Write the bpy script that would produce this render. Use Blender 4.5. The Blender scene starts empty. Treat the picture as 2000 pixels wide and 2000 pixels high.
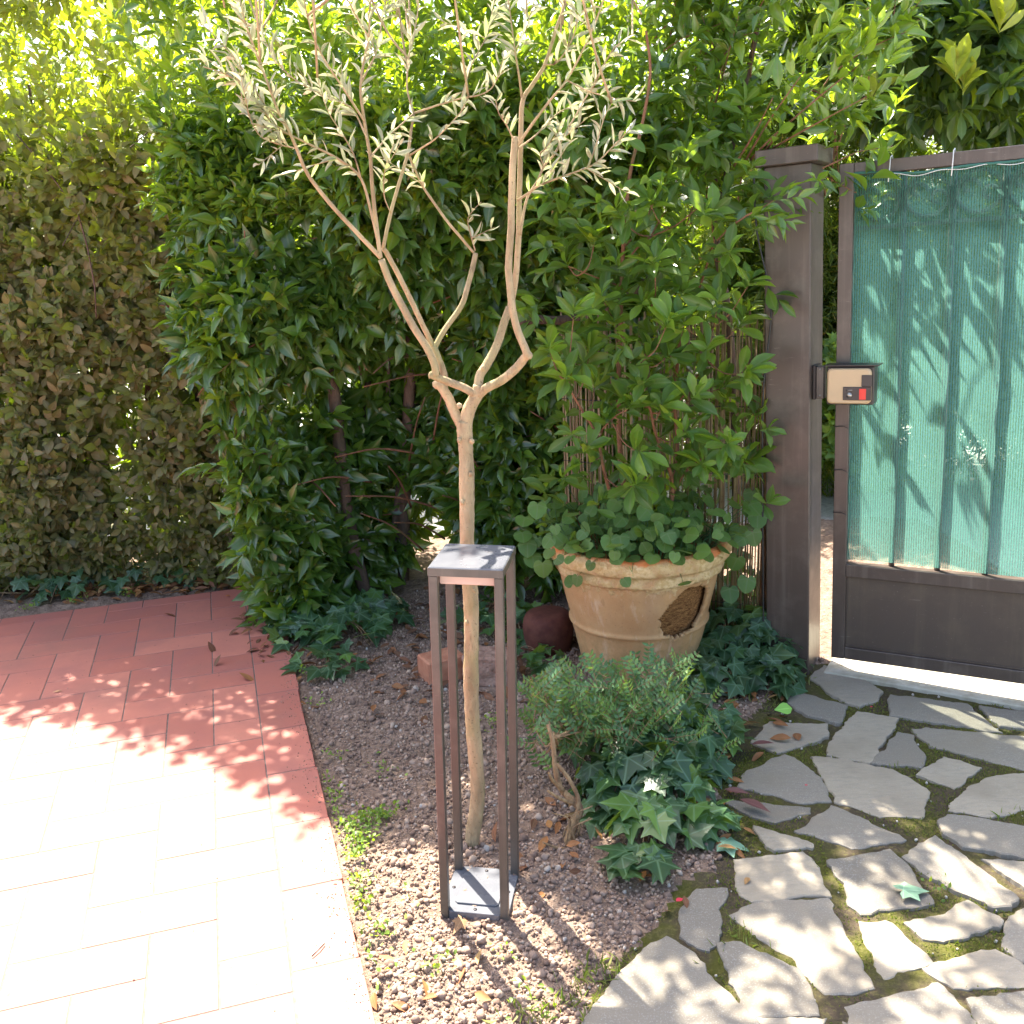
import bpy, math, random
import numpy as np
from mathutils import Vector, Matrix, Euler

random.seed(7)
rng = np.random.default_rng(11)
scn = bpy.context.scene
COL = scn.collection
PI = math.pi

# ------------------------------------------------------------------ camera
F, HC = 1900.0, 1.5                      # focal length in photo pixels, eye height
PITCH, ROLL = math.radians(14.7), math.radians(2.3)
fwd = np.array([0, math.cos(PITCH), -math.sin(PITCH)])
r0 = np.array([1.0, 0, 0]); u0 = np.cross(r0, fwd)
CR = r0 * math.cos(ROLL) - u0 * math.sin(ROLL)
CU = u0 * math.cos(ROLL) + r0 * math.sin(ROLL)
CP = np.array([0, 0, HC])
cam = bpy.data.cameras.new('camera'); cam_o = bpy.data.objects.new('camera', cam); COL.objects.link(cam_o)
cam.sensor_width = 36; cam.lens = 36 * F / 2000; cam.clip_start = .05; cam.clip_end = 500
M = Matrix(((CR[0], CU[0], -fwd[0], 0), (CR[1], CU[1], -fwd[1], 0), (CR[2], CU[2], -fwd[2], HC), (0, 0, 0, 1)))
cam_o.matrix_world = M
scn.camera = cam_o

def ray(px, py): return (fwd * F + CR * (px - 1000) - CU * (py - 1000)) / F
def gp(px, py, z=0.0):
    d = ray(px, py); return CP + d * ((z - HC) / d[2])
def aty(px, py, Y):
    d = ray(px, py); return CP + d * (Y / d[1])

# ------------------------------------------------------------------ light
SUN_EL = math.radians(58); SUN_H = np.array([-.465, .885])
sund = Vector((SUN_H[0] * math.cos(SUN_EL), SUN_H[1] * math.cos(SUN_EL), math.sin(SUN_EL))).normalized()
w = bpy.data.worlds.new('World'); scn.world = w; w.use_nodes = True
nt = w.node_tree; bg = nt.nodes['Background']
sky = nt.nodes.new('ShaderNodeTexSky'); sky.sky_type = 'NISHITA'; sky.sun_disc = False
sky.dust_density = 4.0; sky.ozone_density = .6; sky.sun_elevation = SUN_EL; sky.sun_rotation = math.atan2(SUN_H[0], SUN_H[1]) % (2 * PI)
nt.links.new(sky.outputs[0], bg.inputs[0]); bg.inputs[1].default_value = .115
sl = bpy.data.lights.new('sun', 'SUN'); sl.energy = 5.0; sl.angle = math.radians(.55); sl.color = (1, .93, .79)
so = bpy.data.objects.new('sun', sl); COL.objects.link(so); so.location = (-3, 6, 12)
so.rotation_euler = sund.to_track_quat('Z', 'Y').to_euler()
vs = scn.view_settings; vs.view_transform = 'Standard'; vs.look = 'None'; vs.gamma = 1; vs.exposure = 2.5
try: vs.use_curve_mapping = False
except Exception: pass
cy = scn.cycles
cy.max_bounces = 8; cy.transparent_max_bounces = 16; cy.diffuse_bounces = 3; cy.transmission_bounces = 6

# ------------------------------------------------------------------ node helpers
def new_mat(name):
    m = bpy.data.materials.new(name); m.use_nodes = True
    n = m.node_tree; n.nodes.clear()
    out = n.nodes.new('ShaderNodeOutputMaterial')
    return m, n, out
def nd(n, t, **kw):
    x = n.nodes.new(t)
    for k, v in kw.items():
        if k.startswith('_'): setattr(x, k[1:], v)
        else: 
            key = int(k[1:]) if k[0] == 'i' and k[1:].isdigit() else k.replace('0', ' ')
            s = x.inputs[key]
            if hasattr(v, 'is_output'): n.links.new(v, s)
            else: s.default_value = v
    return x
def ramp(n, fac, stops, interp='LINEAR'):
    r = n.nodes.new('ShaderNodeValToRGB'); r.color_ramp.interpolation = interp
    e = r.color_ramp.elements
    while len(e) < len(stops): e.new(.5)
    for el, (p, c) in zip(e, stops):
        el.position = p; el.color = tuple(c) + (1,) if len(c) == 3 else c
    if fac is not None: n.links.new(fac, r.inputs[0])
    return r.outputs[0]
def noise(n, scale, detail=4, rough=.55, vec=None, dist=0):
    x = nd(n, 'ShaderNodeTexNoise', Scale=float(scale), Detail=float(detail), Roughness=float(rough), Distortion=float(dist))
    if vec is not None: n.links.new(vec, x.inputs['Vector'])
    return x.outputs['Fac']
def objco(n): return n.nodes.new('ShaderNodeTexCoord').outputs['Object']
def mapping(n, vec, scale=(1, 1, 1), rot=(0, 0, 0)):
    x = n.nodes.new('ShaderNodeMapping'); n.links.new(vec, x.inputs[0])
    x.inputs['Scale'].default_value = scale; x.inputs['Rotation'].default_value = rot
    return x.outputs[0]
def mixc(n, fac, a, b, mode='MIX'):
    x = n.nodes.new('ShaderNodeMix'); x.data_type = 'RGBA'; x.blend_type = mode
    for s, v in ((0, fac), (6, a), (7, b)):
        if hasattr(v, 'is_output'): n.links.new(v, x.inputs[s])
        elif s == 0: x.inputs[0].default_value = v
        else: x.inputs[s].default_value = tuple(v) + (1,)
    return x.outputs[2]
def mathn(n, op, a, b=0.0, c=None):
    x = n.nodes.new('ShaderNodeMath'); x.operation = op
    for i, v in enumerate((a, b) if c is None else (a, b, c)):
        if hasattr(v, 'is_output'): n.links.new(v, x.inputs[i])
        else: x.inputs[i].default_value = v
    return x.outputs[0]
def bump(n, h, strength=.3, dist=.01):
    return nd(n, 'ShaderNodeBump', Strength=strength, Distance=dist, Height=h).outputs[0]
def attr(n, name):
    x = n.nodes.new('ShaderNodeAttribute'); x.attribute_name = name
    return x.outputs['Fac']
def pbr(n, out, col, rough=.6, normal=None, metal=0, spec=.4):
    p = n.nodes.new('ShaderNodeBsdfPrincipled')
    for k, v in (('Base Color', col), ('Roughness', rough), ('Metallic', metal), ('Specular IOR Level', spec)):
        if hasattr(v, 'is_output'): n.links.new(v, p.inputs[k])
        else: p.inputs[k].default_value = tuple(v) + (1,) if k == 'Base Color' else v
    if normal is not None: n.links.new(normal, p.inputs['Normal'])
    if out is not None: n.links.new(p.outputs[0], out.inputs[0])
    return p

def leaf_mat(name, stops, tstops, tf=.38, rough=.42, rib=(.25, .3, .1), ribf=.35, spec=.4):
    m, n, out = new_mat(name)
    t = attr(n, 'tint'); rb = attr(n, 'rib')
    c = ramp(n, t, stops)
    nz = noise(n, 60, 3, .6, objco(n))
    c = mixc(n, mathn(n, 'MULTIPLY', mathn(n, 'SUBTRACT', nz, .35), .9), c, (.05, .06, .02))
    rf = mathn(n, 'MULTIPLY', ramp(n, rb, [(.80, (0, 0, 0)), (.97, (1, 1, 1))]), ribf)
    c = mixc(n, rf, c, rib)
    p = pbr(n, None, c, rough, spec=spec)
    tr = n.nodes.new('ShaderNodeBsdfTranslucent')
    n.links.new(mixc(n, rf, ramp(n, t, tstops), rib), tr.inputs[0])
    mx = n.nodes.new('ShaderNodeMixShader'); mx.inputs[0].default_value = tf
    n.links.new(p.outputs[0], mx.inputs[1]); n.links.new(tr.outputs[0], mx.inputs[2]); n.links.new(mx.outputs[0], out.inputs[0])
    return m

# ------------------------------------------------------------------ materials
MT = {}
YG = [(0, (.27, .44, .012)), (.6, (.38, .56, .012)), (1, (.50, .62, .015))]
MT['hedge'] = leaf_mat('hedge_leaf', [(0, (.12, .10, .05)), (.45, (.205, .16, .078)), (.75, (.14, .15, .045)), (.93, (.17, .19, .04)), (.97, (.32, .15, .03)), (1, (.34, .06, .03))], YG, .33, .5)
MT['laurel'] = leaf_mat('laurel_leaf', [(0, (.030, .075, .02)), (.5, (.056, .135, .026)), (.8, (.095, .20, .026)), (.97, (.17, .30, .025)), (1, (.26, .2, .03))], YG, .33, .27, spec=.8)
MT['photinia'] = leaf_mat('shrub_leaf', [(0, (.042, .095, .026)), (.5, (.078, .17, .03)), (.85, (.14, .27, .035)), (.97, (.17, .28, .04)), (1, (.4, .08, .03))], YG, .36, .36)
MT['violet'] = leaf_mat('heart_leaf', [(0, (.045, .11, .03)), (.6, (.075, .17, .04)), (1, (.11, .22, .05))], YG, .3, .5)
MT['ivy'] = leaf_mat('ivy_leaf', [(0, (.02, .055, .032)), (.6, (.035, .095, .045)), (.85, (.07, .16, .04)), (.96, (.16, .28, .05)), (1, (.35, .14, .03))], YG, .25, .34, (.2, .32, .16), .55)
MT['leaflet'] = leaf_mat('leaflet', [(0, (.05, .13, .07)), (.6, (.08, .20, .085)), (1, (.16, .30, .09))], YG, .3, .42)
MT['olive'] = leaf_mat('olive_leaf', [(0, (.28, .29, .17)), (.5, (.43, .42, .28)), (.8, (.56, .53, .40)), (1, (.36, .44, .16))], [(0, (.33, .36, .17)), (.5, (.42, .40, .25)), (1, (.42, .54, .15))], .3, .38, (.4, .4, .28), .3)
MT['bamboo'] = leaf_mat('bamboo_leaf', [(0, (.05, .08, .025)), (.6, (.09, .13, .03)), (.93, (.16, .19, .04)), (1, (.42, .28, .06))], YG, .35, .45)
MT['magnolia'] = leaf_mat('magnolia_leaf', [(0, (.025, .055, .028)), (.7, (.045, .10, .035)), (.9, (.09, .16, .04)), (.95, (.26, .34, .04)), (1, (.42, .42, .05))], YG, .28, .26)
MT['litter'] = leaf_mat('dry_leaf', [(0, (.10, .045, .03)), (.4, (.20, .075, .035)), (.75, (.32, .13, .04)), (1, (.38, .24, .10))], [(0, (.3, .1, .03)), (1, (.5, .25, .05))], .15, .7, (.3, .17, .08), .3)
MT['weed'] = leaf_mat('weed_leaf', [(0, (.09, .17, .03)), (1, (.22, .34, .05))], YG, .35, .5)
MT['grass'] = leaf_mat('dry_grass', [(0, (.14, .15, .04)), (.6, (.26, .24, .09)), (1, (.12, .2, .03))], YG, .3, .6)
MT['moss'] = leaf_mat('moss_leaf', [(0, (.06, .062, .015)), (.6, (.11, .115, .02)), (1, (.17, .17, .03))], YG, .2, .9)

def bark(name, c1, c2, c3, sc=40):
    m, n, out = new_mat(name); o = objco(n)
    a = noise(n, sc, 6, .6, mapping(n, o, (1, 1, .35))); b = noise(n, sc * .25, 4, .5, o)
    c = mixc(n, ramp(n, a, [(.35, (0, 0, 0)), (.65, (1, 1, 1))]), c1, c2)
    c = mixc(n, ramp(n, b, [(.5, (0, 0, 0)), (.68, (1, 1, 1))]), c, c3)
    c = mixc(n, ramp(n, noise(n, sc * .8, 3, .7, mapping(n, o, (1, 1, .22))), [(.62, (0, 0, 0)), (.70, (.75, .75, .75))]), c, tuple(x * .33 for x in c1))
    c = mixc(n, ramp(n, noise(n, sc * 5, 2, .6, o), [(.63, (0, 0, 0)), (.72, (.6, .6, .6))]), c, tuple(x * .45 for x in c1))
    h = noise(n, sc * 3, 6, .65, mapping(n, o, (1, 1, .5)))
    pbr(n, out, c, .85, bump(n, mathn(n, 'ADD', h, a), .9, .008), spec=.2); return m
MT['olive_bark'] = bark('olive_bark', (.25, .18, .105), (.45, .335, .20), (.28, .24, .115), 26)
MT['laurel_bark'] = bark('laurel_bark', (.085, .056, .042), (.14, .095, .072), (.07, .055, .04), 30)
MT['twig'] = bark('red_twig', (.20, .085, .05), (.27, .14, .08), (.14, .10, .05), 60)
MT['dry_stem'] = bark('dry_stem', (.26, .16, .085), (.42, .29, .16), (.16, .09, .055), 70)
MT['culm'] = bark('bamboo_culm', (.16, .15, .05), (.2, .19, .07), (.14, .1, .05), 30)

def m_tile():
    m, n, out = new_mat('terracotta_tile'); o = objco(n); t = attr(n, 'tint')
    c = ramp(n, t, [(0, (.35, .115, .084)), (.5, (.40, .135, .098)), (1, (.47, .175, .125))])
    c = mixc(n, ramp(n, noise(n, 5, 6, .65, o), [(.4, (0, 0, 0)), (.7, (.6, .6, .6))]), c, (.30, .115, .10))
    c = mixc(n, ramp(n, noise(n, 2.2, 7, .7, o), [(.5, (0, 0, 0)), (.72, (.5, .5, .5))]), c, (.24, .12, .095))
    c = mixc(n, ramp(n, noise(n, 90, 3, .6, o), [(.66, (0, 0, 0)), (.75, (.35, .35, .35))]), c, (.45, .28, .22))
    c = mixc(n, ramp(n, noise(n, 55, 2, .5, mapping(n, o, (1.3, 1, 1))), [(.24, (.8, .8, .8)), (.27, (0, 0, 0))]), c, (.08, .045, .035))
    pbr(n, out, c, .62, bump(n, noise(n, 70, 5, .6, o), .12, .004), spec=.3); return m
MT['tile'] = m_tile()
def m_simple(name, c1, c2, sc, rough=.8, bs=.3, bd=.005, spec=.3, metal=0, detail=5):
    m, n, out = new_mat(name); o = objco(n)
    a = noise(n, sc, detail, .6, o)
    c = mixc(n, ramp(n, a, [(.35, (0, 0, 0)), (.68, (1, 1, 1))]), c1, c2)
    pbr(n, out, c, rough, bump(n, noise(n, sc * 3, 5, .6, o), bs, bd), metal, spec); return m
MT['grout'] = m_simple('grout', (.095, .075, .066), (.17, .135, .118), 60)
MT['soil'] = m_simple('soil', (.16, .105, .078), (.31, .22, .165), 45, .95, 1.0, .012)
def m_clod():
    m, n, out = new_mat('clod'); o = objco(n)
    c = ramp(n, attr(n, 'tint'), [(0, (.16, .105, .08)), (.6, (.29, .205, .158)), (.93, (.39, .29, .22)), (.97, (.42, .38, .34)), (1, (.5, .46, .42))])
    pbr(n, out, c, .95, bump(n, noise(n, 260, 4, .6, o), .5, .003), spec=.15); return m
MT['clod'] = m_clod()
MT['pebble'] = m_simple('pebble', (.34, .30, .26), (.5, .46, .41), 40, .7)
def m_moss():
    m, n, out = new_mat('moss_ground'); o = objco(n)
    a = noise(n, 7, 5, .6, o); b = noise(n, 90, 4, .6, o)
    c = mixc(n, ramp(n, a, [(.42, (0, 0, 0)), (.6, (1, 1, 1))]), (.085, .065, .045), (.085, .085, .02))
    c = mixc(n, ramp(n, b, [(.5, (0, 0, 0)), (.75, (1, 1, 1))]), c, (.15, .135, .05))
    pbr(n, out, c, .95, bump(n, noise(n, 160, 6, .7, o), .9, .01), spec=.1); return m
MT['path'] = m_moss()
def m_stone():
    m, n, out = new_mat('flagstone'); o = objco(n); t = attr(n, 'tint')
    c = ramp(n, t, [(0, (.17, .15, .122)), (.5, (.235, .206, .165)), (1, (.32, .272, .205))])
    v = mapping(n, o, (30, 120, 60), (0, 0, .9))
    s = noise(n, 1, 4, .6, v); sp = noise(n, 300, 2, .5, o); bl = noise(n, 4, 4, .6, o)
    c = mixc(n, ramp(n, s, [(.45, (0, 0, 0)), (.72, (.38, .38, .38))]), c, (.15, .135, .12))
    c = mixc(n, ramp(n, sp, [(.55, (0, 0, 0)), (.7, (.4, .4, .4))]), c, (.40, .39, .37))
    c = mixc(n, ramp(n, bl, [(.45, (0, 0, 0)), (.7, (.7, .7, .7))]), c, (.21, .175, .13))
    h = mathn(n, 'ADD', mathn(n, 'MULTIPLY', s, .8), mathn(n, 'MULTIPLY', sp, .35))
    pbr(n, out, c, .72, bump(n, h, .28, .003), spec=.25); return m
MT['stone'] = m_stone()
MT['concrete'] = m_simple('threshold_stone', (.30, .27, .20), (.50, .46, .38), 14, .9, .6, .008)
MT['gravel'] = m_simple('gravel', (.34, .32, .29), (.52, .50, .46), 35, .95, .9, .02)
def m_metal(name, col, rough=.38, dirt=(.2, .17, .14)):
    m, n, out = new_mat(name); o = objco(n)
    c = mixc(n, ramp(n, noise(n, 8, 6, .65, o), [(.5, (0, 0, 0)), (.8, (.35, .35, .35))]), col, dirt)
    c = mixc(n, ramp(n, noise(n, 30, 4, .6, mapping(n, o, (1, 1, .05))), [(.52, (0, 0, 0)), (.75, (.30, .30, .30))]), c, dirt)
    c = mixc(n, ramp(n, noise(n, 40, 3, .6, mapping(n, o, (.3, .3, 2.5), (.4, .5, 0))), [(.70, (0, 0, 0)), (.73, (.25, .25, .25))]), c, (.25, .22, .2))
    c = mixc(n, ramp(n, noise(n, 220, 2, .5, o), [(.71, (0, 0, 0)), (.77, (.4, .4, .4))]), c, (.3, .27, .24))
    pbr(n, out, c, mathn(n, 'ADD', mathn(n, 'MULTIPLY', noise(n, 14, 4, .6, o), .25), rough - .12), bump(n, noise(n, 380, 2, .5, o), .06, .002), spec=.5); return m
MT['gate_paint'] = m_metal('brown_paint', (.066, .048, .039), .36)
MT['lamp_paint'] = m_metal('lantern_paint', (.056, .048, .042), .34)
MT['panel_paint'] = m_metal('dark_panel_paint', (.066, .047, .036), .5, (.14, .11, .07))
MT['lamp_top'] = m_metal('lantern_top', (.10, .103, .118), .26, (.16, .16, .17))
def flat(name, col, rough=.4, spec=.5, metal=0):
    m, n, out = new_mat(name); o = objco(n)
    c = mixc(n, ramp(n, noise(n, 25, 4, .6, o), [(.4, (0, 0, 0)), (.75, (.3, .3, .3))]), col, tuple(x * .75 + .02 for x in col))
    pbr(n, out, c, rough, metal=metal, spec=spec); return m
MT['beige'] = flat('lock_cover', (.46, .33, .19)); MT['black'] = flat('black_plastic', (.022, .016, .017), .35)
MT['red'] = flat('red_label', (.65, .03, .02)); MT['steel'] = flat('steel', (.35, .33, .31), .3, .5, .8)
MT['strip'] = flat('diffuser', (.50, .36, .30), .5); MT['cable'] = flat('cable', (.015, .015, .015), .5)
MT['dark_red'] = m_simple('dark_terracotta', (.075, .022, .016), (.13, .045, .03), 20)
MT['brick'] = m_simple('hollow_block', (.34, .13, .075), (.42, .20, .12), 25)
MT['rubble'] = m_simple('rubble', (.26, .15, .11), (.36, .23, .17), 25, .95, .8, .01)
def m_pot():
    m, n, out = new_mat('weathered_terracotta'); o = objco(n)
    sep = n.nodes.new('ShaderNodeSeparateXYZ'); n.links.new(o, sep.inputs[0]); z = sep.outputs[2]
    a = noise(n, 9, 6, .65, o); b = noise(n, 26, 6, .7, o)
    c = mixc(n, ramp(n, a, [(.35, (0, 0, 0)), (.7, (1, 1, 1))]), (.42, .235, .105), (.50, .32, .155))
    streak = noise(n, 12, 5, .6, mapping(n, o, (1, 1, .12)))
    c = mixc(n, ramp(n, streak, [(.52, (0, 0, 0)), (.75, (.5, .5, .5))]), c, (.36, .22, .13))
    c = mixc(n, ramp(n, noise(n, 16, 6, .7, mapping(n, o, (1, 1, .3))), [(.56, (0, 0, 0)), (.70, (.6, .6, .6))]), c, (.62, .47, .33))
    c = mixc(n, ramp(n, noise(n, 22, 6, .7, mapping(n, o, (1, 1, .1))), [(.60, (0, 0, 0)), (.74, (.65, .65, .65))]), c, (.20, .12, .065))
    # lime crust near the rim, a band of bare orange at the very lip, algae near the foot
    crust = mathn(n, 'MULTIPLY', ramp(n, mathn(n, 'ADD', z, mathn(n, 'MULTIPLY', mathn(n, 'SUBTRACT', b, .5), .26)), [(.375, (0, 0, 0)), (.40, (1, 1, 1)), (.50, (1, 1, 1)), (.53, (0, 0, 0))]), ramp(n, noise(n, 15, 5, .7, o), [(.36, (0, 0, 0)), (.50, (1, 1, 1))]))
    cc = mixc(n, ramp(n, noise(n, 60, 4, .6, o), [(.4, (0, 0, 0)), (.6, (1, 1, 1))]), (.62, .48, .27), (.46, .32, .14))
    c = mixc(n, crust, c, cc)
    c = mixc(n, ramp(n, mathn(n, 'ADD', z, mathn(n, 'MULTIPLY', mathn(n, 'SUBTRACT', a, .5), .09)), [(.49, (0, 0, 0)), (.50, (.9, .9, .9))]), c, (.52, .16, .05))
    low = mathn(n, 'MULTIPLY', ramp(n, z, [(.08, (1, 1, 1)), (.24, (0, 0, 0))]), ramp(n, b, [(.45, (0, 0, 0)), (.65, (.7, .7, .7))]))
    c = mixc(n, low, c, (.26, .19, .08))
    c = mixc(n, ramp(n, noise(n, 130, 3, .6, o), [(.62, (0, 0, 0)), (.72, (.5, .5, .5))]), c, (.22, .13, .07))
    pbr(n, out, c, .88, bump(n, mathn(n, 'ADD', b, mathn(n, 'MULTIPLY', crust, 1.2)), .5, .006), spec=.2); return m
MT['pot'] = m_pot()
def m_root():
    m, n, out = new_mat('root_ball'); o = objco(n)
    a = noise(n, 1, 5, .7, mapping(n, o, (60, 60, 160), (0, .75, 0)), 1.0)
    c = mixc(n, ramp(n, a, [(.38, (0, 0, 0)), (.64, (1, 1, 1))]), (.12, .05, .018), (.42, .22, .085))
    pbr(n, out, c, .95, bump(n, a, .9, .012), spec=.1); return m
MT['root'] = m_root()
def m_reed():
    m, n, out = new_mat('reed'); o = objco(n)
    c = ramp(n, attr(n, 'tint'), [(0, (.20, .125, .06)), (.5, (.33, .23, .12)), (1, (.44, .33, .18))])
    c = mixc(n, ramp(n, noise(n, 30, 4, .6, o), [(.5, (0, 0, 0)), (.75, (.6, .6, .6))]), c, (.17, .10, .05))
    p = pbr(n, None, c, .6); tr = n.nodes.new('ShaderNodeBsdfTranslucent'); n.links.new(c, tr.inputs[0])
    mx = n.nodes.new('ShaderNodeMixShader'); mx.inputs[0].default_value = .25
    n.links.new(p.outputs[0], mx.inputs[1]); n.links.new(tr.outputs[0], mx.inputs[2]); n.links.new(mx.outputs[0], out.inputs[0]); return m
MT['reed'] = m_reed()
def m_net():
    m, n, out = new_mat('shade_net'); o = objco(n)
    wv = nd(n, 'ShaderNodeTexWave', Scale=42.0, Distortion=.8, Detail=2.0); wv.bands_direction = 'X'; n.links.new(o, wv.inputs['Vector'])
    f = noise(n, 420, 2, .5, mapping(n, o, (1, 1, .3)))
    c = mixc(n, noise(n, 5, 4, .6, o), (.06, .16, .13), (.09, .215, .175))
    d = nd(n, 'ShaderNodeBsdfDiffuse', Color=c); tl = nd(n, 'ShaderNodeBsdfTranslucent', Color=(.165, .385, .33, 1))
    mx = n.nodes.new('ShaderNodeMixShader'); mx.inputs[0].default_value = .62
    n.links.new(d.outputs[0], mx.inputs[1]); n.links.new(tl.outputs[0], mx.inputs[2])
    tp = nd(n, 'ShaderNodeBsdfTransparent', Color=(.85, .95, .90, 1))
    mx2 = n.nodes.new('ShaderNodeMixShader')
    fac = mathn(n, 'ADD', mathn(n, 'MULTIPLY', wv.outputs['Fac'], .30), mathn(n, 'MULTIPLY', mathn(n, 'SUBTRACT', f, .5), .5))
    n.links.new(mathn(n, 'ADD', fac, .47), mx2.inputs[0])
    n.links.new(tp.outputs[0], mx2.inputs[1]); n.links.new(mx.outputs[0], mx2.inputs[2]); n.links.new(mx2.outputs[0], out.inputs[0]); return m
MT['net'] = m_net()
MT['net_hem'] = flat('net_hem', (.03, .12, .09), .8)
MT['tie'] = flat('white_tie', (.6, .6, .58), .5)
MT['petal'] = flat('petal', (.45, .02, .05), .5)

# ------------------------------------------------------------------ noise in numpy
_perm = rng.random((64, 64, 64))
def vnoise(p):
    p = np.asarray(p, float); i = np.floor(p).astype(int); f = p - i; f = f * f * (3 - 2 * f); r = 0
    for dx in (0, 1):
        for dy in (0, 1):
            for dz in (0, 1):
                wgt = (f[..., 0] if dx else 1 - f[..., 0]) * (f[..., 1] if dy else 1 - f[..., 1]) * (f[..., 2] if dz else 1 - f[..., 2])
                r = r + wgt * _perm[(i[..., 0] + dx) % 64, (i[..., 1] + dy) % 64, (i[..., 2] + dz) % 64]
    return r
def fbm(p, o=4):
    p = np.asarray(p, float); a, s, t = .5, 0, 0
    for k in range(o):
        s = s + a * vnoise(p * 2 ** k + 7.3 * k); t += a; a *= .5
    return s / t
def nrm(v): return v / np.maximum(np.linalg.norm(v, axis=-1, keepdims=True), 1e-9)

# ------------------------------------------------------------------ mesh helpers
def tag(o, label=None, cat=None, group=None, kind=None):
    if label: o['label'] = label
    if cat: o['category'] = cat
    if group: o['group'] = group
    if kind: o['kind'] = kind
    return o
def empty(name, loc=(0, 0, 0), rot=(0, 0, 0)):
    o = bpy.data.objects.new(name, None); o.empty_display_size = .1; o.location = loc; o.rotation_euler = rot
    COL.objects.link(o); return o
def link(name, me, mat, parent=None, smooth=True):
    me.materials.append(mat)
    if smooth: me.polygons.foreach_set('use_smooth', np.ones(len(me.polygons), bool))
    o = bpy.data.objects.new(name, me); COL.objects.link(o)
    if parent is not None: o.parent = parent
    return o
def raw_mesh(name, V, faces_list, attrs=None):
    """faces_list: list of int arrays (k, n) with n corners each"""
    me = bpy.data.meshes.new(name); V = np.asarray(V, np.float32)
    me.vertices.add(len(V)); me.vertices.foreach_set('co', V.ravel())
    li = np.concatenate([f.ravel() for f in faces_list]).astype(np.int32)
    tot = np.concatenate([np.full(len(f), f.shape[1]) for f in faces_list]).astype(np.int32)
    st = np.concatenate([[0], np.cumsum(tot)[:-1]]).astype(np.int32)
    me.loops.add(len(li)); me.loops.foreach_set('vertex_index', li)
    me.polygons.add(len(tot)); me.polygons.foreach_set('loop_start', st)
    try: me.polygons.foreach_set('loop_total', tot)
    except Exception: pass
    for k, v in (attrs or {}).items():
        a = me.attributes.new(k, 'FLOAT', 'POINT'); a.data.foreach_set('value', np.asarray(v, np.float32))
    me.update(calc_edges=True); me.validate()
    return me

class MB:
    """collects shapes that become ONE mesh"""
    def __init__(s): s.v = []; s.f = []; s.t = []
    def add(s, V, Fs, tint=0.0):
        b = len(s.v); s.v += [tuple(map(float, p)) for p in V]; s.t += [tint] * len(V)
        s.f += [[i + b for i in f] for f in Fs]
    def box(s, x0, x1, y0, y1, z0, z1, c=0.0, tint=0.0, mat=None):
        """chamfered box"""
        if c <= 0:
            P = [(x, y, z) for z in (z0, z1) for y in (y0, y1) for x in (x0, x1)]
            Fs = [(0, 2, 3, 1), (4, 5, 7, 6), (0, 1, 5, 4), (2, 6, 7, 3), (0, 4, 6, 2), (1, 3, 7, 5)]
        else:
            P = []; idx = {}
            X, Y, Z = (x0, x1), (y0, y1), (z0, z1)
            for i in (0, 1):
                for j in (0, 1):
                    for k in (0, 1):
                        sx, sy, sz = (1 - 2 * i), (1 - 2 * j), (1 - 2 * k)
                        for a, p in enumerate(((X[i], Y[j] + sy * c, Z[k] + sz * c), (X[i] + sx * c, Y[j], Z[k] + sz * c), (X[i] + sx * c, Y[j] + sy * c, Z[k]))):
                            idx[i, j, k, a] = len(P); P.append(p)
            g = lambda i, j, k, a: idx[i, j, k, a]
            Fs = []
            for i in (0, 1):
                q = [g(i, 0, 0, 0), g(i, 1, 0, 0), g(i, 1, 1, 0), g(i, 0, 1, 0)]; Fs.append(q if i else q[::-1])
                q = [g(0, i, 0, 1), g(1, i, 0, 1), g(1, i, 1, 1), g(0, i, 1, 1)]; Fs.append(q[::-1] if i else q)
                q = [g(0, 0, i, 2), g(1, 0, i, 2), g(1, 1, i, 2), g(0, 1, i, 2)]; Fs.append(q if i else q[::-1])
            for a in (0, 1):
                for b in (0, 1):
                    Fs.append([g(a, b, 0, 0), g(a, b, 1, 0), g(a, b, 1, 1), g(a, b, 0, 1)])
                    Fs.append([g(a, 0, b, 0), g(a, 1, b, 0), g(a, 1, b, 2), g(a, 0, b, 2)])
                    Fs.append([g(0, a, b, 1), g(1, a, b, 1), g(1, a, b, 2), g(0, a, b, 2)])
                    for k in (0, 1): Fs.append([g(a, b, k, 0), g(a, b, k, 1), g(a, b, k, 2)])
        if mat is not None: P = [tuple(mat @ Vector(p)) for p in P]
        s.add(P, Fs, tint); return s
    def tube(s, pts, rad, n=8, tint=0.0, cap=True, wob=0.0):
        pts = np.asarray(pts, float)
        if np.isscalar(rad): rad = [rad] * len(pts)
        d = nrm(np.gradient(pts, axis=0)); ref = np.array([0, 0, 1.0]) if abs(d[0][2]) < .9 else np.array([1.0, 0, 0])
        a = nrm(np.cross(ref, d[0])); V = []
        for i in range(len(pts)):
            a = nrm(a - d[i] * (a @ d[i])); b = np.cross(d[i], a)
            for k in range(n):
                th = 2 * PI * k / n; r = rad[i] * (1 + (wob * (random.random() - .5) if wob else 0))
                V.append(pts[i] + r * (math.cos(th) * a + math.sin(th) * b))
        Fs = [(i * n + k, i * n + (k + 1) % n, (i + 1) * n + (k + 1) % n, (i + 1) * n + k) for i in range(len(pts) - 1) for k in range(n)]
        if cap: Fs += [list(range(n))[::-1], [(len(pts) - 1) * n + k for k in range(n)]]
        s.add(V, Fs, tint); return s
    def build(s, name, mat, parent=None, smooth=True, bev=0.0):
        me = bpy.data.meshes.new(name); me.from_pydata(s.v, [], s.f)
        a = me.attributes.new('tint', 'FLOAT', 'POINT'); a.data.foreach_set('value', np.asarray(s.t, np.float32))
        me.update()
        return link(name, me, mat, parent, smooth)
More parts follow.
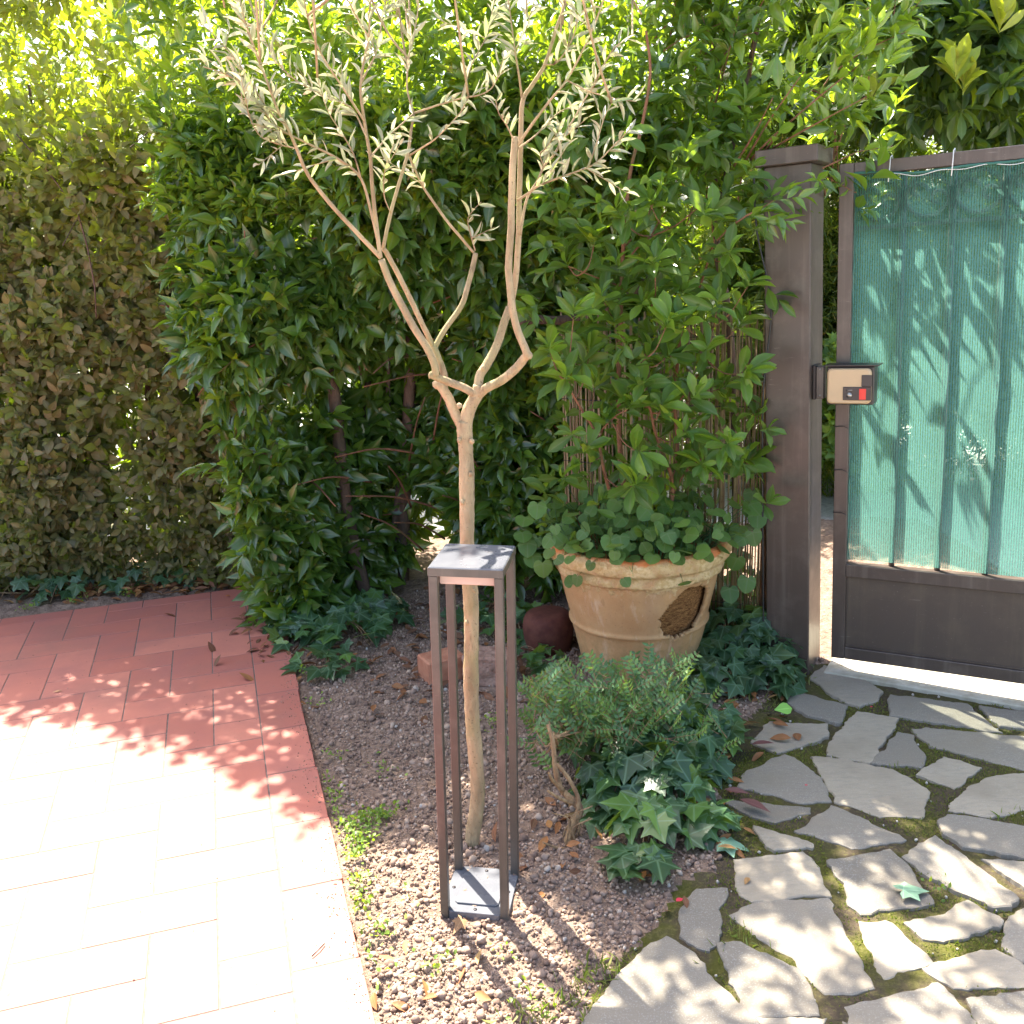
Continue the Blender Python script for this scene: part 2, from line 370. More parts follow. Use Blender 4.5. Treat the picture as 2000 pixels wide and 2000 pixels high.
def fix_normals(o):
    import bmesh
    bm = bmesh.new(); bm.from_mesh(o.data); bmesh.ops.recalc_face_normals(bm, faces=bm.faces); bm.to_mesh(o.data); bm.free(); return o
def smooth_path(P, n):
    """Catmull-Rom through the points (columns may hold a radius too)"""
    P = np.asarray(P, float); Q = np.vstack([2 * P[0] - P[1], P, 2 * P[-1] - P[-2]]); out = []
    for i in range(1, len(Q) - 2):
        for t in np.linspace(0, 1, n, endpoint=False):
            a, b, c, d = Q[i - 1], Q[i], Q[i + 1], Q[i + 2]
            out.append(.5 * (2 * b + (c - a) * t + (2 * a - 5 * b + 4 * c - d) * t ** 2 + (3 * b - a - 3 * c + d) * t ** 3))
    out.append(P[-1]); return np.array(out)

# ------------------------------------------------------------------ leaves
def leaf_t(prof, fold=.25, curl=.18, serr=0.0):
    n = len(prof); V = []; rib = []; Fq = []
    for i, wd in enumerate(prof):
        y = i / (n - 1); z = -curl * y * y
        e = serr * (1 if i % 2 else -1)
        for x in (-.5, 0, .5):
            V.append((x * wd, y + (e if x else 0), z + abs(x) * wd * fold)); rib.append(1.0 if x == 0 else 0.0)
    for i in range(n - 1):
        b = i * 3; Fq += [(b, b + 1, b + 4, b + 3), (b + 1, b + 2, b + 5, b + 4)]
    return np.array(V), np.array(Fq), np.array(rib)
def fan_t(outline, z=.12, ribs=None):
    V = [(0, 0, 0)]; rib = [1.0]
    for k, (x, y) in enumerate(outline):
        V.append((x, y, -z * (x * x + y * y))); rib.append(1.0 if ribs and k in ribs else 0.0)
    return np.array(V, float), np.array([(0, k + 1, k + 2) for k in range(len(outline) - 1)]), np.array(rib)
T_OVATE = leaf_t([.08, .70, 1, .93, .6, .04], .13, .16)
T_LAUREL = leaf_t([.06, .6, .95, 1, .72, .32, .02], .2, .22)
T_NARROW = leaf_t([.12, .8, 1, .75, .05], .2, .12)
T_SPOON = leaf_t([.06, .4, .8, 1, .85, .04], .22, .2)
T_TINY = leaf_t([.2, 1, .75, .05], .2, .1)
T_HEART = fan_t([(.0, -.02), (.2, -.2), (.43, -.14), (.55, .14), (.5, .44), (.28, .7), (0, .84), (-.28, .7), (-.5, .44), (-.55, .14), (-.43, -.14), (-.2, -.2), (0, -.02)], .22, (3, 6, 9, 1, 11))
T_IVY = fan_t([(0, -.02), (.16, -.2), (.42, -.22), (.40, .06), (.62, .34), (.30, .42), (.2, .62), (0, 1.0), (-.2, .62), (-.30, .42), (-.62, .34), (-.40, .06), (-.42, -.22), (-.16, -.2), (0, -.02)], .25, (2, 4, 7, 10, 12))

class Leaves:
    def __init__(s): s.p = []; s.d = []; s.n = []; s.l = []; s.w = []; s.t = []
    def add(s, p, d, n, l, wd, t):
        p = np.atleast_2d(p); k = len(p); bc = lambda a: np.broadcast_to(np.asarray(a, float), (k,) + (() if np.ndim(a) < 2 and np.size(a) in (1, k) and np.ndim(a) <= 1 and not (np.ndim(a) == 1 and np.size(a) == 3 and k != 3) else (3,)))
        s.p.append(p); s.d.append(np.broadcast_to(np.asarray(d, float), (k, 3))); s.n.append(np.broadcast_to(np.asarray(n, float), (k, 3)))
        s.l.append(np.broadcast_to(np.asarray(l, float), (k,))); s.w.append(np.broadcast_to(np.asarray(wd, float), (k,))); s.t.append(np.broadcast_to(np.asarray(t, float), (k,)))
    def build(s, name, T, mat, parent=None, origin=(0, 0, 0)):
        TV, TF, TR = T
        P = np.vstack(s.p); D = nrm(np.vstack(s.d)); N = np.vstack(s.n); L = np.concatenate(s.l); W = np.concatenate(s.w); t = np.concatenate(s.t)
        S = np.cross(D, N); bad = np.linalg.norm(S, axis=1) < 1e-4; S[bad] = (1, 0, 0); S = nrm(S); N = nrm(np.cross(S, D))
        k, m = len(P), len(TV)
        bend = rng.uniform(.3, 1.7, k)[:, None]
        V = P[:, None] + TV[None, :, 0:1] * (W[:, None, None] * S[:, None]) + TV[None, :, 1:2] * (L[:, None, None] * D[:, None]) + (TV[None, :, 2:3] * bend[:, :, None]) * (L[:, None, None] * N[:, None])
        V = V.reshape(-1, 3) - np.asarray(origin)
        Fs = (TF[None] + (np.arange(k) * m)[:, None, None]).reshape(-1, TF.shape[1])
        me = raw_mesh(name, V, [Fs], {'tint': np.repeat(t, m), 'rib': np.tile(TR, k)})
        return link(name, me, mat, parent)
def rvec(k): return nrm(rng.normal(size=(k, 3)))
def twig_leaves(LV, base, dirv, tl, nl, ll, lw, spread=.9, upb=(0, -.4, .8), tint=(0, .9), tipt=0.0, jit=.5, dense_tip=.6, stems=None, sr=.0015, lrand=.25):
    """alternate leaves along many twigs at once; base (k,3) dirv (k,3)"""
    k = len(base); dirv = nrm(dirv); tl = np.broadcast_to(tl, (k,))
    a = nrm(np.cross(dirv, rvec(k))); b = np.cross(dirv, a)
    for j in range(nl):
        f = (j + rng.uniform(.2, .8, k)) / nl; f = f ** dense_tip
        th = j * 2.4 + rng.uniform(-.5, .5, k)
        rad = a * np.cos(th)[:, None] + b * np.sin(th)[:, None]
        sp = spread * (1.15 - .5 * f) + rng.normal(0, .12, k)
        d = dirv * np.cos(sp)[:, None] + rad * np.sin(sp)[:, None] + rng.normal(0, .12, (k, 3))
        p = base + dirv * (tl * f)[:, None]
        n = np.asarray(upb) + rng.normal(0, jit, (k, 3))
        s = rng.uniform(1 - lrand, 1 + lrand, k) * (1.05 - .3 * f)
        LV.add(p, d, n, ll * s, lw * s * rng.uniform(.85, 1.15, k), np.clip(rng.uniform(tint[0], tint[1], k) + tipt * f, 0, 1))
    if stems is not None:
        for i in range(k):
            stems.tube([base[i] - dirv[i] * .05, base[i] + dirv[i] * tl[i] * .5, base[i] + dirv[i] * tl[i]], [sr * 1.6, sr, sr * .6], 4, cap=False)

exec_parts = []
# ================================================================== SETTING
# far ground: pale gravel lane beyond the boundary, one sheet to the horizon
gm = MB(); S = 90
gm.add([(-S, -S, 0), (S, -S, 0), (S, S, 0), (-S, S, 0)], [(0, 1, 2, 3)])
g = gm.build('ground', MT['gravel']); g.location = (0, 0, -.06); tag(g, kind='structure')

PA = math.radians(16.5); PU = np.array([math.cos(PA), math.sin(PA)]); PV = np.array([-math.sin(PA), math.cos(PA)])
def patio_edge(t):       # right edge of the border row, worn and slightly uneven
    return .162 + .008 * (fbm(np.stack([t * 5, t * 0 + 3, t * 0], -1)) - .5) * 2
T_BACK = 4.60
# soil + mossy path share one height field
PATH_POLY_PX = [(1085, 2100), (1150, 1960), (1200, 1880), (1290, 1790), (1330, 1720), (1400, 1700), (1420, 1640), (1400, 1560), (1390, 1480), (1420, 1430), (1470, 1400), (1520, 1345), (1590, 1300), (1700, 1290), (2150, 1370), (2500, 1500), (2600, 2300), (1000, 2300)]
def in_poly(P, poly):
    x, y = P[..., 0], P[..., 1]; r = np.zeros(x.shape, bool); n = len(poly)
    for i in range(n):
        x1, y1 = poly[i][:2]; x2, y2 = poly[(i + 1) % n][:2]
        c = ((y1 > y) != (y2 > y)) & (x < (x2 - x1) * (y - y1) / (y2 - y1 + 1e-12) + x1)
        r ^= c
    return r
path_poly = [gp(*q)[:2] for q in PATH_POLY_PX]
def soil_h(x, y):
    p = np.stack([x, y, x * 0], -1)
    h = (fbm(p * 3.0) - .5) * .05 + (fbm(p * 14 + 3) - .5) * .022 + (fbm(p * 55 + 9, 3) - .5) * .022
    return h
gx, gy = np.meshgrid(np.arange(-2.9, 2.3, .016), np.arange(1.25, 5.3, .016), indexing='ij')
jx = gx + rng.uniform(-.005, .005, gx.shape); jy = gy + rng.uniform(-.005, .005, gy.shape)
s_ = jx * PU[0] + jy * PU[1]; t_ = jx * PV[0] + jy * PV[1]
wob = (fbm(np.stack([jx * 9, jy * 9, jx * 0], -1)) - .5) * .1
inpath = in_poly(np.stack([jx + wob, jy + wob], -1), path_poly)
hz = soil_h(jx, jy)
hz = np.where(inpath, hz * .35 - .002, hz)
# the bed slopes down a little where it meets the paving, and dips under it
under = (s_ < .15) & (t_ < T_BACK - .02)
hz = np.where(under, -.035, hz)
hz = np.where(jy > 4.6, hz - .02 * (jy - 4.6), hz)
V = np.stack([jx, jy, hz], -1).reshape(-1, 3)
nx, ny = gx.shape; idx = np.arange(nx * ny).reshape(nx, ny)
Q = np.stack([idx[:-1, :-1], idx[1:, :-1], idx[1:, 1:], idx[:-1, 1:]], -1).reshape(-1, 4)
pm = inpath[:-1, :-1].reshape(-1)
def sub(Qs):
    u, inv = np.unique(Qs, return_inverse=True); return V[u], inv.reshape(Qs.shape)
v_, q_ = sub(Q[~pm]); soil = link('soil_bed', raw_mesh('soil_bed', v_, [q_]), MT['soil']); tag(soil, kind='structure')
v_, q_ = sub(Q[pm]); path = link('path', raw_mesh('path', v_, [q_]), MT['path']); tag(path, kind='structure')

# patio: herringbone of 15 x 30 cm tiles with a border row, on a grout bed
pm_ = MB(); W = .15; G = .0032; top = .022
def tile(s0, s1, t0, t1):
    tt = random.random(); dz = random.uniform(-.0005, .0005)
    m = Matrix(((PU[0], PV[0], 0, 0), (PU[1], PV[1], 0, 0), (0, 0, 1, 0), (0, 0, 0, 1)))
    pm_.box(s0 + G / 2, s1 - G / 2, t0 + G / 2, t1 - G / 2, -.02, top + dz, .0015, tt, m)
S0 = .012
for a in range(-24, 0):
    for b in range(-1, 26):
        d = (a - b) % 4; x = S0 + a * W; y = .75 + b * W
        if d == 0:
            if a == -1: tile(x, S0, y, y + W)
            else: tile(x, x + 2 * W, y, min(y + W, T_BACK)) if y + W < T_BACK + .1 else None
        elif d == 1 and a == -24: pass
        elif d == 3 and y < T_BACK - .03: tile(x, x + W, y, min(y + 2 * W, T_BACK))
    
for b in range(0, 16):
    y = .68 + b * .295
    if y < T_BACK: tile(S0, .162 + random.uniform(-.006, .004), y, min(y + .295, T_BACK))
for a in range(-24, 0):       # fill the lone half cells left along the border and the back edge
    for b in range(-1, 26):
        d = (a - b) % 4; x = S0 + a * W; y = .75 + b * W
        if d == 1 and a == -24: tile(x, x + W, y, y + W)
patio = fix_normals(pm_.build('patio', MT['tile'], smooth=False)); tag(patio, kind='structure')
gb = MB(); m = Matrix(((PU[0], PV[0], 0, 0), (PU[1], PV[1], 0, 0), (0, 0, 1, 0), (0, 0, 0, 1)))
gb.box(-3.6, .152, .6, T_BACK - .01, -.03, top - .0013, 0, 0, m)
gr = fix_normals(gb.build('grout_bed', MT['grout'], patio, False))

# flagstones: crazy paving, each outline its own stone set in the mossy path
FS = [[(780, 58), (850, -10), (1000, 22), (1160, 130), (1150, 180), (1040, 215), (900, 150)],
 [(655, 190), (680, 120), (980, 205), (940, 300), (760, 255)], [(1210, 150), (1620, 200), (1820, 355), (1210, 260)], [(1690, 210), (1932, 235), (2150, 270), (2150, 345), (1800, 320)],
 [(460, 400), (560, 290), (870, 300), (880, 370), (600, 460)], [(1035, 235), (1260, 270), (1100, 515), (870, 470), (880, 400)], [(1250, 350), (1330, 365), (1405, 480), (1380, 535), (1110, 520)],
 [(1330, 330), (1400, 320), (1932, 368), (2300, 400), (2250, 600), (1932, 550), (1430, 420)], [(1500, 480), (1710, 540), (1560, 650), (1345, 575)],
 [(640, 465), (700, 480), (840, 590), (895, 715), (740, 730), (385, 640), (430, 560), (570, 490)], [(780, 475), (880, 480), (1230, 545), (1440, 670), (1400, 740), (1380, 805), (1160, 800), (920, 720)],
 [(310, 720), (360, 715), (790, 750), (780, 780), (590, 835), (450, 800)], [(700, 880), (890, 740), (960, 760), (1300, 920), (1000, 975), (930, 940)], [(470, 850), (790, 950), (790, 975), (580, 990), (530, 950)],
 [(1535, 740), (1640, 640), (1780, 580), (1932, 570), (2200, 640), (2100, 720), (1760, 805), (1535, 770)], [(1470, 830), (1520, 790), (1932, 850), (2250, 930), (2200, 1010), (1932, 1020), (1600, 970), (1500, 900)],
 [(365, 1030), (750, 985), (830, 1090), (890, 1220), (470, 1260), (400, 1220)], [(870, 1040), (1200, 980), (1290, 1050), (1450, 1270), (1050, 1330), (1000, 1280), (950, 1160)],
 [(1280, 1020), (1450, 900), (1540, 960), (1900, 1240), (1870, 1290), (1770, 1295), (1540, 1180), (1430, 1130)], [(1700, 1025), (1932, 1045), (2200, 1100), (2150, 1230), (1932, 1180)],
 [(90, 1290), (170, 1190), (330, 1180), (300, 1300), (280, 1480), (230, 1530), (80, 1440)], [(340, 1320), (480, 1260), (870, 1240), (950, 1400), (1120, 1720), (1000, 1765), (870, 1750), (750, 1640), (650, 1540), (470, 1430)],
 [(275, 1490), (400, 1480), (560, 1560), (700, 1620), (770, 1720), (830, 1870), (450, 1880), (330, 1630)], [(0, 1450), (150, 1540), (340, 1770), (520, 1932), (600, 2150), (-600, 2150), (-460, 1932), (-340, 1750), (-230, 1640), (-100, 1500)],
 [(1045, 1370), (1180, 1360), (1280, 1420), (1440, 1580), (1180, 1680), (1150, 1640)], [(1280, 1370), (1480, 1330), (1630, 1250), (1820, 1360), (1800, 1400), (1500, 1480), (1390, 1460)],
 [(1850, 1330), (1932, 1280), (2200, 1250), (2200, 1500), (1932, 1580), (1820, 1500)], [(1390, 1620), (1500, 1570), (1700, 1510), (1780, 1510), (1932, 1600), (2100, 1650), (2000, 1720), (1560, 1720)],
 [(955, 1820), (1200, 1770), (1470, 1690), (1560, 1760), (1640, 1860), (1700, 1960), (1720, 2200), (1000, 2200), (960, 1950)], [(1620, 1780), (1932, 1740), (2200, 1720), (2200, 2200), (1780, 2200), (1700, 1930)], [(480, 1885), (880, 1885), (850, 1940), (800, 2150), (620, 2150)]]
stone_polys = []
def flagstone(poly):
    P = np.array([gp(1300 + x * .3623, 1300 + y * .3623, .012)[:2] for x, y in poly]); stone_polys.append(P)
    pts = []
    for i in range(len(P)):
        a, b = P[i], P[(i + 1) % len(P)]; n = max(2, int(np.hypot(*(b - a)) / .012))
        for k in range(n):
            f = k / n; q = a + (b - a) * f; nrmv = np.array([(b - a)[1], -(b - a)[0]]) / (np.hypot(*(b - a)) + 1e-9)
            q = q + nrmv * ((fbm(np.array([q[0] * 28, q[1] * 28, 1.0])) - .5) * .022 - .0015 + (vnoise(np.array([q[0] * 110, q[1] * 110, 4.0])) - .5) * .006)
            pts.append(q)
    # round the corners a little
    pts = np.array(pts)
    c = pts.mean(0); n = len(pts); V = []; h = .006 + random.uniform(-.0015, .0025); tilt = np.random.default_rng(int(abs(c[0]) * 9999)).normal(0, .006, 2)
    def ring(sc_in, z):
        for q in pts:
            d = c - q; L = np.hypot(*d); qq = q + d / L * sc_in
            V.append((qq[0], qq[1], z + (qq - c) @ tilt + (0 if sc_in == 0 else (fbm(np.array([qq[0] * 12, qq[1] * 12, 7.0])) - .5) * .004)))
    ring(-.002, -.012); ring(0, h - .002); ring(.0035, h); ring(.03, h + .0005)
    Fs = [(r * n + k, r * n + (k + 1) % n, (r + 1) * n + (k + 1) % n, (r + 1) * n + k) for r in range(3) for k in range(n)]
    Fs.append([3 * n + k for k in range(n)])
    mb = MB(); mb.add(V, Fs, random.random()); return fix_normals(mb.build('flagstone', MT['stone'], path, False))
for q in FS: flagstone(q)
# threshold slab of the gate
G0 = gp(1624, 1284, .06); g1 = gp(2000, 1347, .06); GD = g1 - G0; GD[2] = 0; GD = nrm(GD); GN = np.array([GD[1], -GD[0], 0])   # along the gate, and towards the camera
if GN[1] > 0: GN = -GN
def gframe(o=G0): return Matrix(((GD[0], -GN[0], 0, o[0]), (GD[1], -GN[1], 0, o[1]), (0, 0, 1, 0), (0, 0, 0, 1)))   # local x along the gate, y away from the camera
tb = MB(); tb.box(-.02, 1.4, -.03, .42, -.03, .014, .004, 0, gframe())
th = fix_normals(tb.build('threshold', MT['concrete'], None, False)); tag(th, kind='structure')

# ================================================================== GATE POST
C0 = gp(1579, 1318); 
def solve_len(start, d, pxt, axis=0):
    lo, hi = 0, 1.0
    def pr(p):
        v = p - CP; z = v @ fwd; return 1000 + F * (v @ CR) / z
    s = 1 if pr(start + d * .2) > pr(start) else -1
    for _ in range(50):
        md = (lo + hi) / 2
        if (pr(start + d * md) - pxt) * s < 0: lo = md
        else: hi = md
    return lo
WP = solve_len(C0, -GD, 1497); DPd = min(solve_len(C0, -GN, 1608), .17)
PH = 1.755
post = empty('gate_post', C0); post.matrix_world = gframe(C0) @ Matrix.Rotation(math.radians(-1.9), 4, 'Y')
fix_normals(MB().box(-WP, 0, 0, DPd, -.05, PH, .004).build('shaft', MT['gate_paint'], post, False))
fix_normals(MB().box(-WP - .022, .026, -.024, DPd + .024, PH, PH + .052, .003).build('cap', MT['gate_paint'], post, False))
sb = MB().box(.001, .012, .03, .105, .992, 1.107, .002); fix_normals(sb.build('strike_plate', MT['black'], post, False))
k_ = fix_normals(MB().box(.0125, .040, .028, .062, .995, 1.104, .003).build('strike_box', MT['lamp_paint'], post, False))
for z_ in (1.006, 1.094):
    q_ = MB(); q_.tube([(.026, .0284, z_), (.026, .0265, z_)], .0035, 10); q_.build('screw', MT['steel'], k_)
tag(post, 'tall square brown metal gate post with a flat overhanging cap', 'post')

# ================================================================== GATE
gate = empty('metal_gate', (0, 0, 0)); gate.matrix_world = gframe(G0) @ Matrix.Rotation(math.radians(-1.6), 4, 'Y')
GW, ZB, ZM, ZT = 1.15, .06, .415, 1.745
fr = MB(); c = .002
fr.box(0, .045, 0, .04, ZB, ZT, c)                                    # stile
fr.box(GW - .045, GW, 0, .04, ZB, ZT, c)
fr.box(.0455, GW - .0455, .0015, .0385, ZT - .04, ZT - .0005, c)      # top rail
fr.box(.0455, GW - .0455, -.001, .041, ZM - .045, ZM, c)              # middle rail
fr.box(.0455, GW - .0455, .001, .039, ZB + .0005, ZB + .045, c)       # bottom rail
fix_normals(fr.build('frame', MT['gate_paint'], gate, False))
pn = MB(); pn.box(.0455, GW - .0455, .012, .028, ZB + .0455, ZM - .0455, .0)
fix_normals(pn.build('lower_panel', MT['panel_paint'], gate, False))
fix_normals(MB().box(.047, GW - .047, .008, .0118, ZB + .047, ZB + .052, 0).build('bead', MT['gate_paint'], gate, False))
ZBAND = 1.55
bars_x = [.045 + .145 * k for k in range(1, 8)]
for x in bars_x:
    mb = MB(); mb.tube([(x, .03, ZM), (x, .03, ZT - .04)], .0098, 8); mb.build('bar', MT['gate_paint'], gate)
fix_normals(MB().box(.0455, GW - .0455, .0235, .0365, ZBAND - .012, ZBAND, .001).build('cross_rail', MT['gate_paint'], gate, False))
xs = [.045] + bars_x
for i in range(len(xs)):
    x0 = xs[i]; cx = x0 + .0725; zc = ZBAND + (ZT - .04 - ZBAND) / 2; r = .062
    mb = MB(); a = np.linspace(0, 2 * PI, 25); mb.tube([(cx + r * math.cos(q), .027, zc + r * math.sin(q)) for q in a], .0065, 6, cap=False)
    for sgn in (1, -1):
        a = np.linspace(0, 1.6 * PI, 18)
        mb.tube([(cx + sgn * .028 + (.03 - .0045 * q) * math.cos(q), .027, zc - sgn * .012 + (.03 - .0045 * q) * math.sin(q)) for q in a], .0058, 5)
    mb.build('scroll', MT['gate_paint'], gate)
# lock box on the stile
LZ = .992
lb = fix_normals(MB().box(-.016, .135, -.062, -.001, LZ - .008, LZ + .118, .004).build('lock_box', MT['black'], gate, False))
fix_normals(MB().box(-.022, .150, -.07, .0, LZ + .1185, LZ + .123, .001).build('lock_hood', MT['black'], gate, False))
pl = []
for x0, x1, z0, z1 in ((-.010, .128, -.002, .112),):
    rr = .014; pts = []
    for cx, cz, a0 in ((x1 - rr, z1 - rr, 0), (x0 + rr, z1 - rr, 90), (x0 + rr, z0 + rr, 180), (x1 - rr, z0 + rr, 270)):
        for q in range(0, 91, 15): pts.append((cx + rr * math.cos(math.radians(a0 + q)), cz + rr * math.sin(math.radians(a0 + q))))
mb = MB(); n = len(pts)
Vv = [(x, -.0625, LZ + z) for x, z in pts] + [(x, -.076, LZ + z) for x, z in pts] + [(.064 + (x - .064) * .93, -.081, LZ + .055 + (z - .055) * .93) for x, z in pts]
mb.add(Vv, [(r * n + k, r * n + (k + 1) % n, (r + 1) * n + (k + 1) % n, (r + 1) * n + k) for r in (0, 1) for k in range(n)] + [[2 * n + k for k in range(n)]])
fix_normals(mb.build('lock_cover', MT['beige'], gate, False))
kp = fix_normals(MB().box(.042, .131, -.0845, -.0812, LZ + .010, LZ + .054, .0015).build('key_plate', MT['black'], gate, False))
fix_normals(MB().box(.100, .132, -.0852, -.0815, LZ + .0545, LZ + .092, .0012).build('latch_grip', MT['black'], gate, False))
fix_normals(MB().box(.094, .115, -.0868, -.0848, LZ + .013, LZ + .048, .0005).build('indicator', MT['red'], kp, False))
mb = MB(); mb.tube([(.062, -.0846, LZ + .027), (.062, -.088, LZ + .027)], .009, 16); mb.build('keyhole', MT['steel'], kp)
mb = MB(); mb.tube([(.054, -.085, LZ + .043), (.072, -.085, LZ + .0435)], .0013, 5); mb.build('lever_mark', MT['steel'], kp)
tag(gate, 'brown metal garden gate with vertical bars, scrolls and a solid lower panel', 'gate')

# shade netting tied over the bars
net = empty('shade_netting'); net.matrix_world = gate.matrix_world.copy()
nu, nv = 130, 150; x = np.linspace(.028, GW + .05, nu)[:, None] * np.ones((1, nv)); v = np.linspace(0, 1, nv)[None] * np.ones((nu, 1))
topz = ZT - .042 + .004 * np.sin(x * 21) * (1 - .3 * x) + .006 * np.cos(x * 9.5); botz = ZM + .012 + .004 * np.sin(x * 9)
z = botz + (topz - botz) * v
edge = (fbm(np.stack([v * 9, v * 0, v * 0 + 2], -1)) - .5) * .02 * np.clip(1 - (x - .028) / .1, 0, 1)
q = np.stack([x * 3.1, z * 2.2 + x * 2.5, x * 0], -1)
y = .0175 - .006 * (fbm(q * 1.3) - .3) - .0045 * np.abs(np.sin((z * .9 + x * 1.15) * 14 + 5 * fbm(q))) * np.clip(1.2 - np.abs(z - 1.05) * 1.6, 0, 1) - .004 * np.sin(x * 130) * np.clip(1 - (x - .028) / .06, 0, 1)
y = np.where(v > .97, y - .012, y)
VV = np.stack([x + edge, y, z], -1).reshape(-1, 3); idx = np.arange(nu * nv).reshape(nu, nv)
QQ = np.stack([idx[:-1, :-1], idx[1:, :-1], idx[1:, 1:], idx[:-1, 1:]], -1).reshape(-1, 4)
link('netting', raw_mesh('netting', VV, [QQ]), MT['net'], net)
P3 = VV.reshape(nu, nv, 3)
hem = MB(); hem.tube(P3[:, -1] + (0, -.003, 0), .0042, 6, wob=.6); hem.build('top_hem', MT['net_hem'], net)
for kk, off in enumerate((.004, .013, .022)):
    hem = MB(); hem.tube([P3[0, j] + (off + .003 * math.sin(j * .31 + kk), -.0035, 0) for j in range(nv)], .0016, 5); hem.build('side_hem', MT['net_hem'], net)
def tie(x, z0, z1):
    mb = MB(); mb.tube([(x, -.03, z0), (x, -.012, z0 + (z1 - z0) * .6), (x, -.004, z1), (x, .02, z1 + .008), (x, .045, z1 - .01)], .0018, 5); mb.build('tie', MT['tie'], net)
for tx in (.155, .335, .56, .8): tie(tx, ZT - .07, ZT + .003)
cord = MB(); cord.tube([(xx, -.004 + .004 * math.sin(xx * 60), ZT - .047 + .004 * math.sin(xx * 21) + .006 * math.cos(xx * 9.5) + (.004 * math.sin(xx * 47))) for xx in np.linspace(.15, GW, 60)], .0013, 5); cord.build('lacing_cord', MT['tie'], net)
for z0 in (.6, .75, .9):
    mb = MB(); mb.tube([(.05, -.03, z0), (.03, -.012, z0 + .004), (0, -.004, z0), (-.004, .02, z0)], .0013, 5); mb.build('wire_tie', MT['cable'], net)
tag(net, 'green shade netting laced over the bars of the gate', 'netting')

# ================================================================== GARDEN LANTERN
LC = np.array([-.112, 2.048, 0]); 
lamp = empty('garden_lantern', LC, (0, math.radians(1.5), math.radians(-9.5)))
hw, hd, LH, lt = .071, .078, .868, .0095
lz0 = .004
for sx in (-1, 1):
    for sy in (-1, 1):
        x, y = sx * hw, sy * hd
        fix_normals(MB().box(x - lt, x + lt, y - lt, y + lt, lz0 - .02, LH - .0205, .0012).build('leg', MT['lamp_paint'], lamp, False))
tp_ = fix_normals(MB().box(-hw - lt - .0006, hw + lt + .0006, -hd - lt - .0006, hd + lt + .0006, LH - .02, LH, .0022).build('top_panel', MT['lamp_top'], lamp, False))
rm = MB()
o_ = .0012
rm.box(-hw - lt - o_, hw + lt + o_, -hd - lt - o_, -hd - lt - .0007, LH - .0198, LH - .0025, 0); rm.box(-hw - lt - o_, hw + lt + o_, hd + lt + .0007, hd + lt + o_, LH - .0198, LH - .0025, 0)
rm.box(-hw - lt - o_, -hw - lt - .0007, -hd - lt, hd + lt, LH - .0198, LH - .0025, 0); rm.box(hw + lt + .0007, hw + lt + o_, -hd - lt, hd + lt, LH - .0198, LH - .0025, 0)
fix_normals(rm.build('top_rim', MT['lamp_paint'], lamp, False))
fix_normals(MB().box(-hw + lt + .0005, hw - lt - .0005, -hd + .012, hd - .012, LH - .045, LH - .0205, .002).build('light_housing', MT['strip'], lamp, False))
def plate(x0, x1, y0, y1, z0, z1, ch):
    P = [(x0 + ch, y0), (x1 - ch, y0), (x1, y0 + ch), (x1, y1 - ch), (x1 - ch, y1), (x0 + ch, y1), (x0, y1 - ch), (x0, y0 + ch)]
    mb = MB(); mb.add([(a, b, z0) for a, b in P] + [(a, b, z1 - .001) for a, b in P] + [(a * .99, b * .99, z1) for a, b in P],
        [(r * 8 + k, r * 8 + (k + 1) % 8, (r + 1) * 8 + (k + 1) % 8, (r + 1) * 8 + k) for r in (0, 1) for k in range(8)] + [[16 + k for k in range(8)], list(range(8))[::-1]])
    return mb
bp = fix_normals(plate(-hw - lt, hw + lt, -hd - lt, hd + lt, .0, .021, .022).build('base_plate', MT['lamp_top'], lamp, False))
fix_normals(plate(-.052, .052, -.060, .060, .0212, .0255, .006).build('cover_plate', MT['lamp_top'], bp, False))
for sx, sy in ((0, -1), (-1, 0), (0, 1), (1, 0)):
    mb = MB(); mb.tube([(sx * .067, sy * .0745, .021), (sx * .067, sy * .0745, .0222)], .0042, 14); mb.build('screw', MT['black'], bp)
tag(lamp, 'slender brown metal garden lantern standing on the soil in front of the olive trunk', 'lantern')

# ================================================================== TERRACOTTA POT
PC = np.array([.455, 3.40, 0]); pot = empty('terracotta_pot', PC)
prof = [(.196, 0), (.203, .06), (.216, .13), (.229, .185), (.236, .195), (.2365, .205), (.231, .213), (.243, .27), (.258, .34), (.268, .392), (.279, .397), (.283, .412), (.283, .428), (.288, .438), (.299, .446), (.306, .462), (.307, .48), (.303, .495), (.296, .503), (.284, .505), (.272, .498), (.262, .47), (.255, .44)]
prof = [(a * 1.09, b) for a, b in prof]
pr = smooth_path(np.array(prof), 3); _d = np.concatenate([[0], np.cumsum(np.linalg.norm(np.diff(pr, axis=0), axis=1))]); _q = np.linspace(0, _d[-1], 130); pr = np.stack([np.interp(_q, _d, pr[:, 0]), np.interp(_q, _d, pr[:, 1])], -1); NA = 300
# the broken hole, as an outline in (angle, height)
def hole_inside(th, z):
    # main axis of the gash leans up to the right
    a = (th - 5.27); b = z - .283
    u = a * .25 * .80 + b * .62; v = -a * .25 * .62 + b * .80
    r = (u / .112) ** 2 + (v / (.088 + .008 * math.sin(u * 40))) ** 2
    return r < 1 + .22 * (vnoise(np.array([a * 30, b * 90, 2.0])) - .5)
mb = MB(); Vv = []
for r_, z_ in pr:
    for k in range(NA):
        th = 2 * PI * k / NA; dr = (fbm(np.array([math.cos(th) * 6, math.sin(th) * 6, z_ * 18])) - .5)
        rr = r_ + dr * (.012 if z_ > .39 else .004); Vv.append((rr * math.cos(th), rr * math.sin(th), z_ + (dr * .012 if z_ > .44 else 0)))
Fs = []
